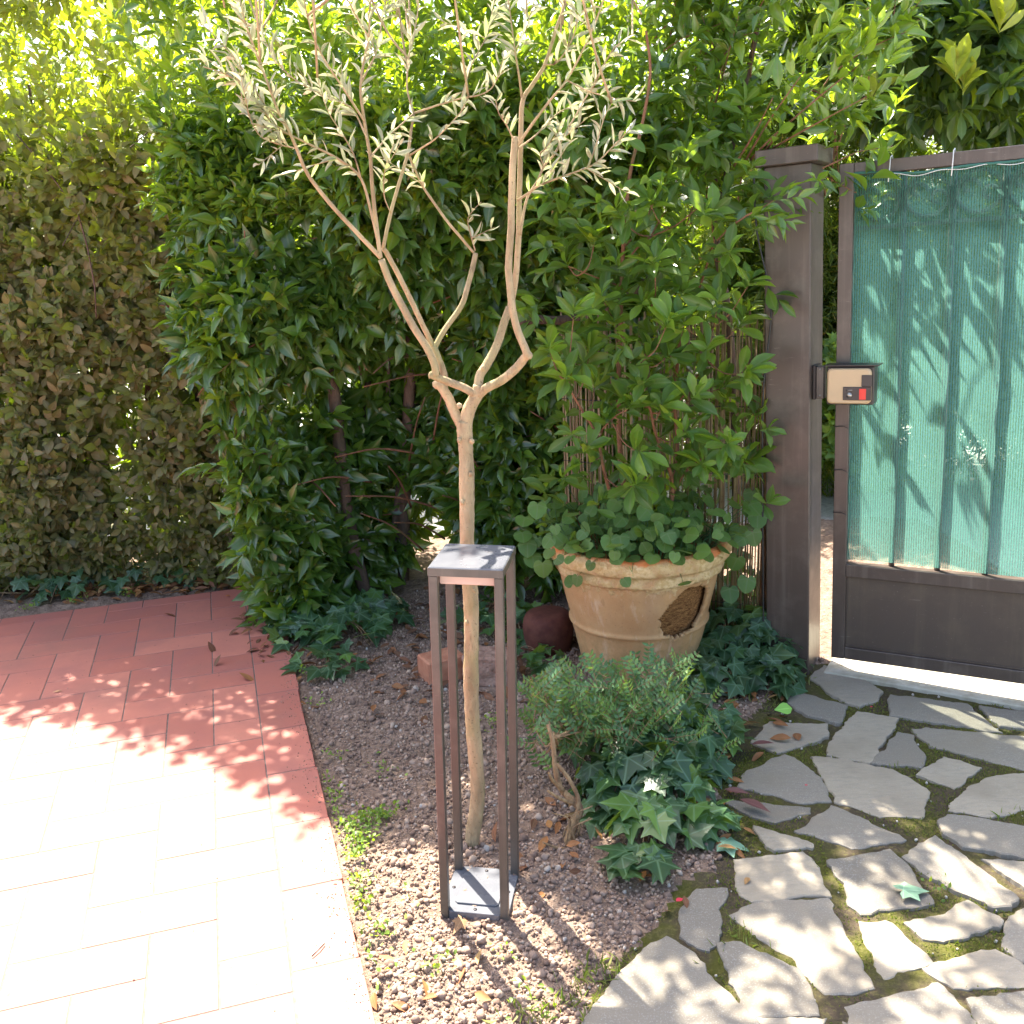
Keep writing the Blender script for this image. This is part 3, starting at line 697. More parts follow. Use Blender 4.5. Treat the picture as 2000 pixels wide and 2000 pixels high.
# refine: test the hole on a finer grid by subdividing the body rings
rows = []
for i in range(len(pr) - 1):
    for k in range(NA):
        th = 2 * PI * (k + .5) / NA; z_ = (pr[i][1] + pr[i + 1][1]) / 2
        if .08 < z_ < .395 and i < 100 and hole_inside(th, z_): continue
        Fs.append((i * NA + k, i * NA + (k + 1) % NA, (i + 1) * NA + (k + 1) % NA, (i + 1) * NA + k))
mb.add(Vv, Fs); body = fix_normals(mb.build('body', MT['pot'], pot))
sm = body.modifiers.new('wall', 'SOLIDIFY'); sm.thickness = .016; sm.offset = -1
mb = MB(); rp = smooth_path(np.array([(.18, .01), (.207, .12), (.232, .24), (.255, .36), (.268, .452), (.12, .47), (.002, .47)]), 4)
Vv = [((r_ + (fbm(np.array([math.cos(a) * 9, math.sin(a) * 9, z_ * 30])) - .5) * .012) * math.cos(a), r_ * math.sin(a), z_) for r_, z_ in rp for a in np.linspace(0, 2 * PI, 72, endpoint=False)]
mb.add(Vv, [(i * 72 + k, i * 72 + (k + 1) % 72, (i + 1) * 72 + (k + 1) % 72, (i + 1) * 72 + k) for i in range(len(rp) - 1) for k in range(72)])
tag(mb.build('root_ball', MT['root'], pot), 'brown root ball showing through the hole in the pot')
tag(pot, 'big weathered terracotta pot with a crusted rim and a hole in its side', 'pot')

# ================================================================== OLIVE TREE
OY = 2.256
olive = empty('olive_tree', gp(918, 1655)); OB = np.array(olive.location)
def pxpath(pts, Y0, Y1=None):
    Y1 = Y0 if Y1 is None else Y1; n = len(pts)
    return [aty(p[0], p[1], Y0 + (Y1 - Y0) * i / max(1, n - 1)) for i, p in enumerate(pts)]
def limb(mb, pts, r0, r1, Y0, Y1=None, n=10, wob=.06):
    P = np.array(pxpath(pts, Y0, Y1)) - OB; R = np.linspace(r0, r1, len(P))[:, None]
    Q = smooth_path(np.hstack([P, R]), 5); 
    Q[:, :3] += (np.stack([fbm(Q[:, :3] * 14 + 5 * k) for k in range(3)], -1) - .5) * min(r0, .012) * .7
    mb.tube(Q[:, :3], list(Q[:, 3]), n, wob=wob); return Q[:, :3] + OB
tr = MB()
tpth = [(916, 1700), (918, 1655), (922, 1640), (933, 1554), (929, 1481), (923, 1409), (920, 1338), (921, 1230), (919, 1157), (913, 1110), (912, 1059), (912, 976), (911, 904), (908, 853), (907, 822)]
P = np.array(pxpath(tpth, OY, OY + .02)); P[0] = gp(912, 1668, -.04)
Q = smooth_path(np.hstack([P - OB, np.linspace(.0195, .0175, len(P))[:, None]]), 6)
Q[:, 3] *= 1 + .17 * (fbm(Q[:, :3] * 26) - .5) * 2
tr.tube(Q[:, :3], list(Q[:, 3]), 18, wob=.09)
def knob(px, py, Y, r, d=(0, 0, 1)):
    p = aty(px, py, Y) - OB; d = np.array(d, float); tr.tube([p - d * r, p, p + d * r * .9], [r * .8, r, r * .55], 8, wob=.25)
for kx, ky in ((897, 859), (921, 861), (921, 1098), (902, 980), (920, 925), (925, 1152), (912, 1215)): knob(kx, ky, OY - .003, .006, (random.uniform(-.4, .4), -.3, 1))
limb(tr, [(906, 835), (893, 815), (877, 780), (858, 752), (851, 750)], .0130, .0100, OY + .02, OY + .03)          # cut stub, left
limb(tr, [(868, 768), (866, 730), (853, 693), (845, 676)], .0085, .0075, OY + .03, OY + .04)
limb(tr, [(907, 830), (918, 795), (932, 768), (936, 752)], .0165, .0140, OY + .02, OY + .01, 12)
limb(tr, [(934, 772), (905, 757), (875, 746), (854, 738), (842, 733)], .0100, .0085, OY + .01, OY - .02)
limb(tr, [(933, 768), (936, 735), (949, 714), (962, 690), (975, 660), (985, 630), (997, 600)], .0112, .0095, OY + .015, OY + .06)
limb(tr, [(934, 770), (950, 757), (978, 744), (1005, 722), (1024, 700), (1033, 695)], .0112, .0095, OY + .01, OY - .05)
knob(944, 718, OY + .01, .006); knob(1032, 693, OY - .05, .009); knob(843, 732, OY - .02, .008); knob(852, 750, OY + .03, .0095, (-.6, 0, .8)); knob(897, 792, OY, .007, (-.5, 0, .8))
tr.build('trunk', MT['olive_bark'], olive)
br = MB(); LEAFY = []
# (path, r0, r1, Y0, Y1, leaf start fraction or None)
BR = [([(851, 734), (849, 716), (832, 677), (807, 635), (792, 609), (772, 572), (757, 540), (744, 506)], .0092, .0078, OY - .02, OY - .04, None),
 ([(846, 679), (828, 640), (803, 587), (775, 530), (756, 496), (748, 485)], .0066, .0055, OY + .04, OY - .02, None),
 ([(848, 680), (868, 645), (901, 598), (914, 560), (922, 525), (928, 496)], .0066, .0062, OY + .04, OY + .10, None),
 ([(744, 503), (709, 467), (654, 409), (616, 362), (596, 330), (580, 290), (560, 245), (543, 214), (515, 140), (480, 50), (455, -60)], .0052, .0018, OY - .04, OY - .22, .55),
 ([(743, 503), (736, 450), (730, 398), (726, 350), (723, 308), (717, 270), (712, 236), (706, 190), (705, 163), (712, 110), (720, 72), (724, 0), (735, -120)], .0050, .0018, OY - .04, OY - .10, .5),
 ([(740, 480), (727, 424), (705, 348), (660, 310), (600, 279), (540, 245), (482, 174), (440, 145), (398, 130)], .0036, .0012, OY - .04, OY - .2, .3),
 ([(748, 485), (763, 416), (780, 355), (796, 301), (802, 260), (808, 221)], .0044, .0030, OY - .02, OY + .02, None),
 ([(808, 221), (850, 207), (901, 192), (940, 184), (965, 165), (985, 110)], .0026, .001, OY + .02, OY - .05, .25),
 ([(808, 221), (795, 170), (800, 100), (815, 30), (820, -60)], .0024, .001, OY + .02, OY + .1, .3),
 ([(722, 308), (760, 265), (808, 221)], .0022, .0016, OY - .07, OY + .02, .2),
 ([(799, 304), (830, 285), (854, 268), (895, 225), (915, 190)], .0024, .001, OY + .02, OY - .08, .35),
 ([(925, 494), (898, 462), (872, 431), (845, 392), (825, 362), (810, 330), (799, 304)], .0035, .0028, OY + .10, OY + .03, .7),
 ([(928, 490), (920, 460), (914, 430), (925, 410), (940, 395)], .0018, .0008, OY + .10, OY + .06, .1),
 ([(1030, 697), (1020, 670), (1009, 641), (1001, 600), (994, 540), (995, 500), (998, 430), (1000, 362), (1003, 310), (1006, 266)], .0090, .0075, OY - .05, OY - .03, None),
 ([(997, 600), (1008, 540), (1013, 470), (1015, 362), (1018, 270), (1020, 199), (1040, 165), (1064, 127), (1085, 60), (1104, 0), (1125, -110), (1140, -250)], .0078, .0022, OY + .06, OY + .02, .8),
 ([(1020, 199), (1014, 150), (1006, 100), (998, 40), (985, -60)], .0030, .0012, OY + .05, OY + .0, .3),
 ([(1004, 275), (990, 245), (975, 222), (968, 195)], .0022, .001, OY - .03, OY - .08, .2),
 ([(1010, 285), (1040, 240), (1075, 195), (1107, 156), (1140, 95), (1172, 20), (1195, -60)], .0036, .0012, OY - .03, OY - .14, .35),
 ([(1107, 156), (1150, 178), (1200, 192), (1243, 198)], .0018, .0009, OY - .08, OY - .12, .1),
 ([(1012, 290), (1045, 265), (1085, 225), (1120, 205)], .0022, .001, OY - .03, OY + .03, .4),
 ([(1011, 391), (1030, 378), (1053, 362), (1105, 342), (1158, 322), (1195, 288), (1232, 250)], .0034, .0012, OY - .03, OY - .12, .12),
 ([(1150, 324), (1165, 280), (1180, 230), (1195, 200)], .0018, .0009, OY - .09, OY - .12, .1),
 ([(1016, 460), (1028, 391), (1049, 355), (1062, 325), (1082, 301), (1105, 258), (1125, 225), (1150, 180), (1172, 140), (1200, 95), (1235, 70)], .0034, .0011, OY - .02, OY - .02, .3),
 ([(1062, 325), (1055, 300), (1068, 290)], .0015, .0008, OY - .03, OY - .05, .1),
 ([(705, 163), (735, 100), (748, 30), (770, -80)], .0024, .001, OY - .08, OY - .02, .15),
 ([(712, 236), (672, 175), (625, 100), (600, 30), (585, -80)], .0026, .001, OY - .08, OY - .25, .15),
 ([(717, 270), (690, 215), (655, 195), (590, 165), (540, 120), (510, 60)], .0022, .001, OY - .08, OY - .02, .15),
 ([(580, 290), (540, 280), (505, 262), (480, 210), (470, 180)], .0018, .0009, OY - .13, OY - .2, .1),
 ([(705, 348), (690, 300), (668, 260), (640, 215), (620, 150)], .0020, .0009, OY - .1, OY - .16, .2),
 ([(560, 245), (525, 215), (470, 130), (420, 70), (385, 40)], .0018, .0009, OY - .16, OY - .12, .1),
 ([(763, 416), (750, 380), (752, 330), (770, 280)], .0015, .0008, OY - .02, OY - .1, .3),
 ([(720, 72), (690, 20), (650, -60)], .002, .001, OY - .1, OY - .2, .1),
 ([(901, 192), (920, 130), (950, 70), (965, 0)], .0018, .0009, OY - .0, OY + .05, .2),
 ([(1064, 127), (1090, 120), (1120, 70), (1135, 0)], .002, .001, OY + .02, OY - .05, .1),
 ([(1006, 100), (1030, 50), (1045, -10)], .0018, .0009, OY + .03, OY + .1, .1)]
for pts, ra, rb, ya, yb, lf in BR:
    P = limb(br, pts, ra, rb, ya, yb, 7 if ra > .004 else 5, .05)
    if lf is not None: LEAFY.append((P, lf))
BRP = np.vstack([P for P, _ in LEAFY])
LV = Leaves(); tw = MB()
def leafy(P, lf, sp=.0155):
    L = np.concatenate([[0], np.cumsum(np.linalg.norm(np.diff(P, axis=0), axis=1))]); s = L[-1] * lf
    while s < L[-1]:
        p = np.array([np.interp(s, L, P[:, k]) for k in range(3)]); p2 = np.array([np.interp(min(s + .01, L[-1]), L, P[:, k]) for k in range(3)]) if s + .01 < L[-1] else p + (P[-1] - P[-2])
        d = nrm(p2 - p + 1e-6)
        if random.random() < .13 and s < L[-1] * .93:         # side shoot
            sd = nrm(d * .6 + rvec(1)[0] * .9 + np.array([0, 0, .35])); tl = random.uniform(.05, .14)
            twig_leaves(LV, p[None], sd[None], tl, int(tl / .014), .042, .0088, .75, (0, -.2, .9), (0, .95), jit=.7, dense_tip=.9)
            tw.tube([p, p + sd * tl * .6, p + sd * tl], [.0011, .0008, .0005], 4, cap=False)
        for sg in (1, -1):
            side = nrm(np.cross(d, rvec(1)[0])) * sg
            LV.add(p, d * .65 + side * .8 + np.array([0, 0, .1]), rvec(1)[0] + np.array([0, -.3, .8]), random.uniform(.028, .05), random.uniform(.0068, .0102), random.random() ** 1.2)
        s += sp * random.uniform(.7, 1.5)
for P, lf in LEAFY: leafy(P, lf)
# crown that goes on above the picture
for _ in range(34):
    P0 = aty(random.choice([470, 600, 720, 760, 830, 1000, 1110, 1180]) + random.uniform(-60, 60), random.uniform(-330, 20), OY + random.uniform(-.35, .25))
    d = nrm(np.array([random.uniform(-.6, .6), random.uniform(-.5, .5), 1])); n = random.uniform(.15, .35)
    q0 = BRP[np.argmin(np.linalg.norm(BRP - P0 + np.array([0, 0, .15]), axis=1))]; P = np.array([P0 - d * .04, P0, P0 + d * n]); tw.tube(smooth_path([q0, (q0 + P0) / 2 - np.array([0, 0, .02]), P0], 4), [.0026] * 9, 5); tw.tube(P, [.0022, .0018, .0008], 5); leafy(smooth_path(P, 6), .1, .017)
LV.build('crown', T_NARROW, MT['olive'], olive, OB)
br.add(np.array(tw.v) - OB, tw.f); br.build('branches', MT['olive_bark'], olive)
tag(olive, 'young olive tree with a bare forked trunk and sparse silvery leaves', 'tree')

# ================================================================== HEDGES
def hedge_part(root, name_f, X0, X1, Z0, Z1, yf, dens, k, T, mat, ll, lw, nl, tl, out, upb, tint, stems_mb=None, stem_every=5, tipt=.0, thick=.25, spread=.9, jit=.5, drp=0.0, lrand=.42):
    X = rng.uniform(X0, X1, k * 3); Z = rng.uniform(Z0, Z1, k * 3)
    keep = rng.random(k * 3) < dens(X, Z); X, Z = X[keep][:k], Z[keep][:k]; n = len(X)
    Y = yf(X, Z) + np.abs(rng.normal(0, thick, n)); B = np.stack([X, Y, Z], -1)
    D = np.asarray(out) + rng.normal(0, .55, (n, 3)); D[:, 2] -= drp * rng.random(n)
    LV = Leaves(); twig_leaves(LV, B, D, rng.uniform(.6, 1.3, n) * tl, nl, ll, lw, spread, upb, tint, tipt, jit, lrand=lrand)
    if stems_mb is not None:
        for i in range(0, n, stem_every):
            d = nrm(D[i]); stems_mb.tube([B[i] - d * .12 + np.array([0, .04, -.03]), B[i], B[i] + d * tl], [.003, .002, .001], 4, cap=False)
    return LV
def sstep(a, b, x): t = np.clip((x - a) / (b - a), 0, 1); return t * t * (3 - 2 * t)

def shadow_row(LV, x0, x1, k, depth, ll, lw):  # unseen twig row above the view, placed to shape the hedge's shadow edge
    X = rng.uniform(x0, x1, k); L0 = np.interp(X, [-3.4, -2.65, -1.73, -1.3, -.79, -.51, .57], [5.1, 4.72, 4.24, 3.88, 3.61, 3.33, 3.62])
    B = np.stack([X, L0 + rng.uniform(.04, depth, k), rng.uniform(2.56, 2.74, k)], -1)
    twig_leaves(LV, B, rng.normal(0, .6, (k, 3)) + np.array([0, -.1, .5]), .12, 8, ll, lw, .85, (0, -.2, 1), (.5, .93), 0, .5)

# --- clipped hedge along the left
hl = empty('hedge', (-2.2, 4.85, 0)); st = MB()
def yf_left(X, Z):
    lump = (fbm(np.stack([X * 2.2, Z * 2.2, X * 0], -1)) - .5) * .28
    return 4.5 + lump + .22 * sstep(2.2, 2.6, Z) + .10 * sstep(.5, .0, Z) - .34 * sstep(-2.3, -1.4, X) * sstep(1.5, 2.3, Z)
def dn_left(X, Z):
    h = fbm(np.stack([X * 3.2, Z * 3.2, X * 0 + 5], -1), 3)
    topf = 1 - .9 * sstep(1.72, 2.2, Z + .5 * (fbm(np.stack([X * 2.5, Z * 2.5, X * 0 + 15], -1), 3) - .5))
    gap = 1 - .5 * np.exp(-((Z - .40) / .13) ** 2) * (h > .42)
    return np.clip(1.35 - 1.1 * sstep(.50, .68, h), .15, 1) * topf * gap
LV = hedge_part(hl, 'foliage', -3.6, -1.15, .03, 2.2, yf_left, dn_left, 7400, T_OVATE, None, .064, .033, 6, .085, (0, -.75, .3), (0, -.9, .4), (0, .78), st, 14, thick=.15, jit=.42)
LVb = hedge_part(hl, 'foliage', -3.6, -1.1, .06, 2.15, lambda X, Z: yf_left(X, Z) + .32, lambda X, Z: dn_left(X, Z) * 0 + .95 - .45 * np.exp(-((Z - .38) / .12) ** 2), 3600, T_OVATE, None, .07, .032, 5, .09, (0, -.6, .3), (0, -.6, .6), (0, .6), thick=.2)
# sunlit young shoots on top
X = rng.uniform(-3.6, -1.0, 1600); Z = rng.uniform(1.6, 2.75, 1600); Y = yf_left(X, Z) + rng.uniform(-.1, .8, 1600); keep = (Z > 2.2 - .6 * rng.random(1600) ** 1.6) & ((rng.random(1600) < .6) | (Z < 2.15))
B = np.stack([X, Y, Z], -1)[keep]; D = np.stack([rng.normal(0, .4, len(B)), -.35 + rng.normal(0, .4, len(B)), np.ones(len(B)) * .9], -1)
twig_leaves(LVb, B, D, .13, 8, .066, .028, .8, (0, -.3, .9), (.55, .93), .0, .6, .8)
for k in ('p', 'd', 'n', 'l', 'w', 't'): getattr(LV, k).extend(getattr(LVb, k))
shadow_row(LV, -3.4, -1.4, 330, .20, .066, .03)
X = rng.uniform(-3.4, -1.2, 420); Z = rng.uniform(.04, .34, 420); B = np.stack([X, yf_left(X, Z) - .06, Z], -1)
twig_leaves(LV, B, rng.normal(0, .5, (420, 3)) + np.array([0, -.7, .2]), .08, 6, .06, .03, .9, (0, -.8, .6), (0, .7))
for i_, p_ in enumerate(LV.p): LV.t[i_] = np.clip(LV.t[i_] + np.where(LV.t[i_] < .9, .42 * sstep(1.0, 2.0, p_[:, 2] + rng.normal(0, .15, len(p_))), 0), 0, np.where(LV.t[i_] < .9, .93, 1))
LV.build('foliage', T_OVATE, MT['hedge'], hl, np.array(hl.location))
for i in range(9):
    x = -3.3 + i * .25 + random.uniform(-.06, .06); b = np.array([x, 4.85 + random.uniform(-.1, .1), -.05])
    P = [b]; 
    for k in range(6): P.append(P[-1] + np.array([random.uniform(-.07, .07), random.uniform(-.04, .04), .4]))
    o_ = MB().tube(smooth_path(P, 4), list(np.linspace(.02, .007, 25)), 7).build('trunk', MT['laurel_bark'], hl); o_.location = -hl.location
st.tube(pxpath([(30, 260), (90, 330), (150, 410), (170, 480), (185, 560), (188, 620)], 4.42), [.003, .004, .004, .004, .004, .003], 5)
o_ = st.build('stems', MT['laurel_bark'], hl); o_.location = -hl.location
tag(hl, 'dense clipped hedge with dusty olive-brown leaves behind the red paving', 'hedge')

# --- laurel bushes in the middle
def yf_mid(X, Z):
    lump = (fbm(np.stack([X * 2.4 + 9, Z * 2.0, X * 0], -1)) - .5) * .34
    col = -.22 * np.exp(-((X + 1.0) / .22) ** 2) * sstep(2.0, 1.2, Z)
    up = (-.20 - .24 * sstep(-.9, -.4, X)) * sstep(1.35, 2.1, Z) + .12 * sstep(2.45, 2.8, Z)
    hollow = .40 * np.exp(-((X + .52) / .36) ** 2) * sstep(1.35, 1.0, Z)
    return 4.08 + lump + col + up + hollow - .12 * sstep(.2, .7, X)
def dn_mid(X, Z):
    h = fbm(np.stack([X * 3.0 + 20, Z * 3.0, X * 0 + 5], -1), 3)
    win = 1 - .48 * np.exp(-((X + .52) / .30) ** 2 - ((Z - .72) / .48) ** 2)
    win = win * (1 - .85 * np.exp(-((X - .22) / .16) ** 2 - ((Z - 1.22) / .13) ** 2))
    win = win * (1 - .55 * np.exp(-((X - .3) / .22) ** 2 - ((Z - .62) / .22) ** 2))
    low = 1 - .8 * sstep(.22, .02, Z) * (X > -.8)
    return np.clip(1.35 - 1.3 * sstep(.48, .64, h), .08, 1) * win * low * (X > -1.07 - .2 * sstep(.2, 1.3, Z))
bushes = [('laurel_bush', -1.28, -.62, 0.03, 1.98, 1500, 'laurel bush at the corner of the red paving with a leaning bare trunk'),
          ('laurel_bush', -.70, -.02, .12, 2.02, 1500, 'tall laurel bush with two upright dark trunks behind the olive tree'),
          ('laurel_bush', -.10, .62, .12, 2.02, 1450, 'dark laurel bush with a horizontal limb between the olive tree and the potted shrub')]
for bi, (nm, xa, xb, za, zb, k, lab) in enumerate(bushes):
    rt = empty(nm, ((xa + xb) / 2, 4.25, 0)); st = MB()
    LV = hedge_part(rt, 'foliage', xa, xb, za, zb, yf_mid, dn_mid, int(k * (1.12 if bi else 1.3)), T_LAUREL, None, .106, .042, 7, .13, (0, -.65, .3), (0, -.6, .7), (0, .82), st, 8, thick=.2, jit=.45, drp=.9)
    LVb = hedge_part(rt, 'f', xa, xb, .3, zb - .1, lambda X, Z: yf_mid(X, Z) + .45, lambda X, Z: (.25 + .75 * dn_mid(X, Z)) * (1 - .75 * sstep(1.65, 1.95, Z)), 620, T_LAUREL, None, .09, .034, 6, .12, (0, -.5, .2), (0, -.5, .8), (0, .6), thick=.2, drp=.9)
    for k2 in ('p', 'd', 'n', 'l', 'w', 't'): getattr(LV, k2).extend(getattr(LVb, k2))
    # lit shoots in the upper part
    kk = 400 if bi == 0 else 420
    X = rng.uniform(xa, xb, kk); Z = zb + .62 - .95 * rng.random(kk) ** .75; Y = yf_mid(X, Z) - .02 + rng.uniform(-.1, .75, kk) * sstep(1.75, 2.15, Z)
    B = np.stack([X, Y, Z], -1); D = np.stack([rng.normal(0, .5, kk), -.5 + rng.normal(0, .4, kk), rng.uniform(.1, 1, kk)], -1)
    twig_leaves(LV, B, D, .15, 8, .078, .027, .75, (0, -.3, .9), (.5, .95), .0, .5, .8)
    if bi < 2: shadow_row(LV, (-1.42, -.85)[bi], (-.85, -.3)[bi], 120, .32, .085, .032)
    if bi == 2:  # extra overhanging twigs out of view, added to dapple the flagstones with shade
        kk = 240; B = np.stack([rng.uniform(-.6, .8, kk), rng.uniform(3.05, 3.7, kk), rng.uniform(2.42, 2.95, kk)], -1); B = B[fbm(B * 3.5, 2) > .46]
        twig_leaves(LV, B, rng.normal(0, .7, (len(B), 3)) + np.array([.2, -.4, .5]), .16, 8, .09, .03, .85, (0, -.1, 1), (.4, .95))
        for q in B[::2]: st.tube(smooth_path([np.array([q[0] * .6 + .1, 3.95, 2.55]), (q + np.array([q[0] * .6 + .1, 3.95, 2.55])) / 2 + np.array([0, 0, .1]), q], 3), list(np.linspace(.006, .002, 7)), 4)
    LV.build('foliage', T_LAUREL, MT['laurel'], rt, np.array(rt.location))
    tk = []
    if bi == 0: tk = [([(722, 1180), (716, 1164), (698, 1100), (683, 1030), (674, 975), (669, 922), (662, 860), (658, 813), (650, 755), (640, 704), (632, 650), (625, 560), (640, 450)], .034, .022, 4.26, 4.15)]
    elif bi == 1: tk = [([(786, 1150), (788, 1052), (790, 980), (792, 904), (798, 800), (803, 686), (802, 600), (798, 520), (800, 400)], .033, .022, 4.5, 4.4), ([(768, 1140), (770, 1048), (776, 980), (786, 900), (790, 840)], .018, .013, 4.48, 4.46), ([(728, 1120), (726, 1012), (722, 940), (716, 850), (720, 700)], .026, .016, 4.62, 4.55), ([(762, 900), (758, 760), (760, 650), (765, 560)], .011, .009, 4.5, 4.45)]
    else: tk = [([(1010, 628), (1050, 624), (1090, 626), (1130, 620), (1165, 606), (1215, 588), (1270, 545)], .017, .02, 3.66, 4.0), ([(1290, 1130), (1285, 900), (1278, 700), (1270, 545), (1240, 380), (1200, 150)], .026, .014, 4.15, 4.05), ([(900, 940), (960, 860), (1010, 800), (1070, 750)], .007, .005, 4.2, 4.1)]
    for pts, ra, rb, ya, yb in tk:
        tb_ = MB(); P = np.array(pxpath(pts, ya, yb)); Qp = smooth_path(np.hstack([P, np.linspace(ra, rb, len(P))[:, None]]), 5); tb_.tube(Qp[:, :3], list(Qp[:, 3]), 10, wob=.08); o_ = tb_.build('trunk', MT['laurel_bark'], rt); o_.location = -rt.location
    for _ in range(26):
        p = np.array([random.uniform(xa, xb), 4.35 + random.uniform(-.15, .2), random.uniform(.2, zb - .6)]); d = nrm(np.array([random.uniform(-1, 1), -.7, random.uniform(-.1, .9)])); L = random.uniform(.25, .6)
        st.tube(smooth_path([p, p + d * L * .5 + np.array([0, 0, .03]), p + d * L], 4), list(np.linspace(.006, .0025, 9)), 5)
    o_ = st.build('stems', MT['twig'], rt); o_.location = -rt.location
    tag(rt, lab, 'bush')

# --- laurel leaning over the gate post
rt = empty('laurel_bush', (.95, 3.62, 0)); st = MB()
def yf_r(X, Z): return 3.52 - .28 * sstep(.7, 1.15, X) + (fbm(np.stack([X * 3, Z * 3, X * 0 + 2], -1)) - .5) * .3
LV = hedge_part(rt, 'f', .45, 1.25, 1.55, 2.95, yf_r, lambda X, Z: np.clip(.25 + .75 * sstep(1.5, 2.0, Z - .25 * (X - .5)), 0, 1) * np.clip(1.4 - 1.3 * sstep(.5, .65, fbm(np.stack([X * 4, Z * 4, X * 0 + 8], -1), 3)), .08, 1), 520, T_LAUREL, None, .082, .029, 8, .14, (.25, -.45, .6), (0, -.4, .9), (.25, .95), st, 4, thick=.16)
B = np.array(pxpath([(1400, 470), (1430, 440), (1460, 420), (1490, 405), (1510, 392)], 3.22, 3.12)); st.tube(B, [.004, .0035, .003, .0022, .0012], 5)
twig_leaves(LV, np.array([B[1], B[2], B[3], B[4], B[3]]), np.array([[.5, -.3, .2], [.7, -.2, -.3], [.8, -.2, .5], [1, -.2, .1], [.8, -.1, -.5]]), .10, 7, .075, .027, .8, (0, -.5, .8), (.3, .9))
B = np.array([aty(1510 + 30 * k, 190 - 25 * (k % 3), 3.2 - .03 * k) for k in range(7)]); [st.tube(smooth_path([aty(1430 + 12 * k, 330 - 6 * k, 3.42), (aty(1440, 300, 3.4) + B[k]) / 2 + np.array([0, 0, -.02]), B[k]], 4), list(np.linspace(.0045, .0015, 9)), 5) for k in (0, 2, 3, 5, 6)]
twig_leaves(LV, B, np.array([[.5, -.3, .9]] * 7), .14, 9, .085, .029, .75, (0, -.3, .9), (.75, .95))
LV.build('foliage', T_LAUREL, MT['laurel'], rt, np.array(rt.location))
for pts, ra, rb, ya, yb in [([(1440, 1200), (1436, 900), (1425, 640), (1400, 480), (1400, 330), (1440, 200)], .017, .012, 3.75, 3.6), ([(1380, 420), (1420, 340), (1435, 250), (1470, 100), (1490, -20)], .013, .008, 3.55, 3.5)]:
    tb_ = MB(); P = np.array(pxpath(pts, ya, yb)); Qp = smooth_path(np.hstack([P, np.linspace(ra, rb, len(P))[:, None]]), 5); tb_.tube(Qp[:, :3], list(Qp[:, 3]), 8, wob=.08); o_ = tb_.build('trunk', MT['laurel_bark'], rt); o_.location = -rt.location
o_ = st.build('stems', MT['twig'], rt); o_.location = -rt.location
tag(rt, 'bright green laurel branching over the cap of the gate post', 'bush')

# ================================================================== POTTED SHRUB AND VIOLETS
rt = empty('potted_shrub', PC + (0, 0, .47)); st = MB(); LV = Leaves()
STM = [([(1232, 1060), (1222, 985), (1210, 860), (1208, 755), (1212, 652), (1216, 507), (1230, 344), (1252, 254), (1270, 145), (1262, 60)], .011, .004, 3.42, 3.35),
       ([(1235, 1060), (1200, 985), (1180, 920), (1165, 850), (1130, 790), (1105, 745)], .008, .003, 3.38, 3.2),
       ([(1300, 1060), (1314, 949), (1292, 880), (1278, 838), (1270, 800), (1250, 770)], .008, .0035, 3.38, 3.2),
       ([(1316, 960), (1345, 915), (1380, 890), (1405, 870)], .004, .002, 3.38, 3.3),
       ([(1300, 1060), (1322, 900), (1319, 781), (1330, 652), (1353, 600), (1380, 520), (1395, 470)], .008, .003, 3.46, 3.32),
       ([(1322, 790), (1350, 750), (1380, 705), (1392, 640)], .004, .002, 3.44, 3.3),
       ([(1215, 520), (1260, 470), (1320, 440), (1370, 400)], .0035, .0018, 3.4, 3.2), ([(1222, 480), (1255, 440), (1275, 400)], .003, .0015, 3.4, 3.3),
       ([(1214, 560), (1160, 540), (1110, 520)], .003, .0015, 3.41, 3.25), ([(1330, 660), (1310, 600), (1280, 580)], .003, .0015, 3.42, 3.3), ([(1208, 760), (1240, 720), (1262, 700)], .003, .0015, 3.42, 3.2), ([(1165, 850), (1200, 815), (1225, 800)], .003, .0015, 3.28, 3.12)]
tips = []
for pts, ra, rb, ya, yb in STM:
    P = np.array(pxpath(pts, ya, yb)); Qp = smooth_path(np.hstack([P, np.linspace(ra, rb, len(P))[:, None]]), 5); st.tube(Qp[:, :3], list(Qp[:, 3]), 7, wob=.06); tips.append(Qp)
# side twigs with a whorl of leaves at each tip
TW = [(1105, 745), (1160, 760), (1225, 800), (1250, 770), (1290, 800), (1150, 700), (1200, 640), (1262, 700), (1350, 780), (1405, 760), (1450, 730), (1380, 690), (1300, 700), (1240, 880), (1180, 830), (1330, 850), (1370, 910), (1420, 870), (1280, 930), (1120, 620), (1180, 590), (1260, 600), (1330, 580), (1400, 600), (1440, 640), (1110, 520), (1160, 480), (1280, 520), (1340, 470), (1390, 430), (1420, 500), (1270, 400), (1210, 420), (1460, 560), (1455, 900), (1300, 640), (1150, 880), (1235, 950), (1075, 690), (1340, 640)]
B = []; D = []
for i, (px, py) in enumerate(TW):
    Y = 3.16 + random.uniform(-.06, .22); p = aty(px, py, Y); j = tips[i % len(tips)]
    best = min(((np.linalg.norm(q[:3] - p + np.array([0, 0, .05])), q) for t in tips for q in t[4:]), key=lambda a: a[0])[1][:3]
    st.tube(smooth_path([best, (best + p) / 2 + np.array([0, 0, -.02]), p], 4), list(np.linspace(.003, .0016, 9)), 5)
    d = nrm(p - best + np.array([0, -.05, .08])); B.append(p - d * .02); D.append(d)
B = np.array(B); D = np.array(D)
twig_leaves(LV, B, D, .055, 11, .096, .037, 1.05, (0, -.5, .85), (.1, .95), 0, .45, .7, lrand=.4)
k = 260; X = rng.uniform(.13, .86, k); Z = rng.uniform(.62, 1.95, k); Y = rng.uniform(3.22, 3.6, k); ok = fbm(np.stack([X * 5, Y * 5, Z * 5], -1), 3) > .45; X, Y, Z = X[ok], Y[ok], Z[ok]; k = len(X)
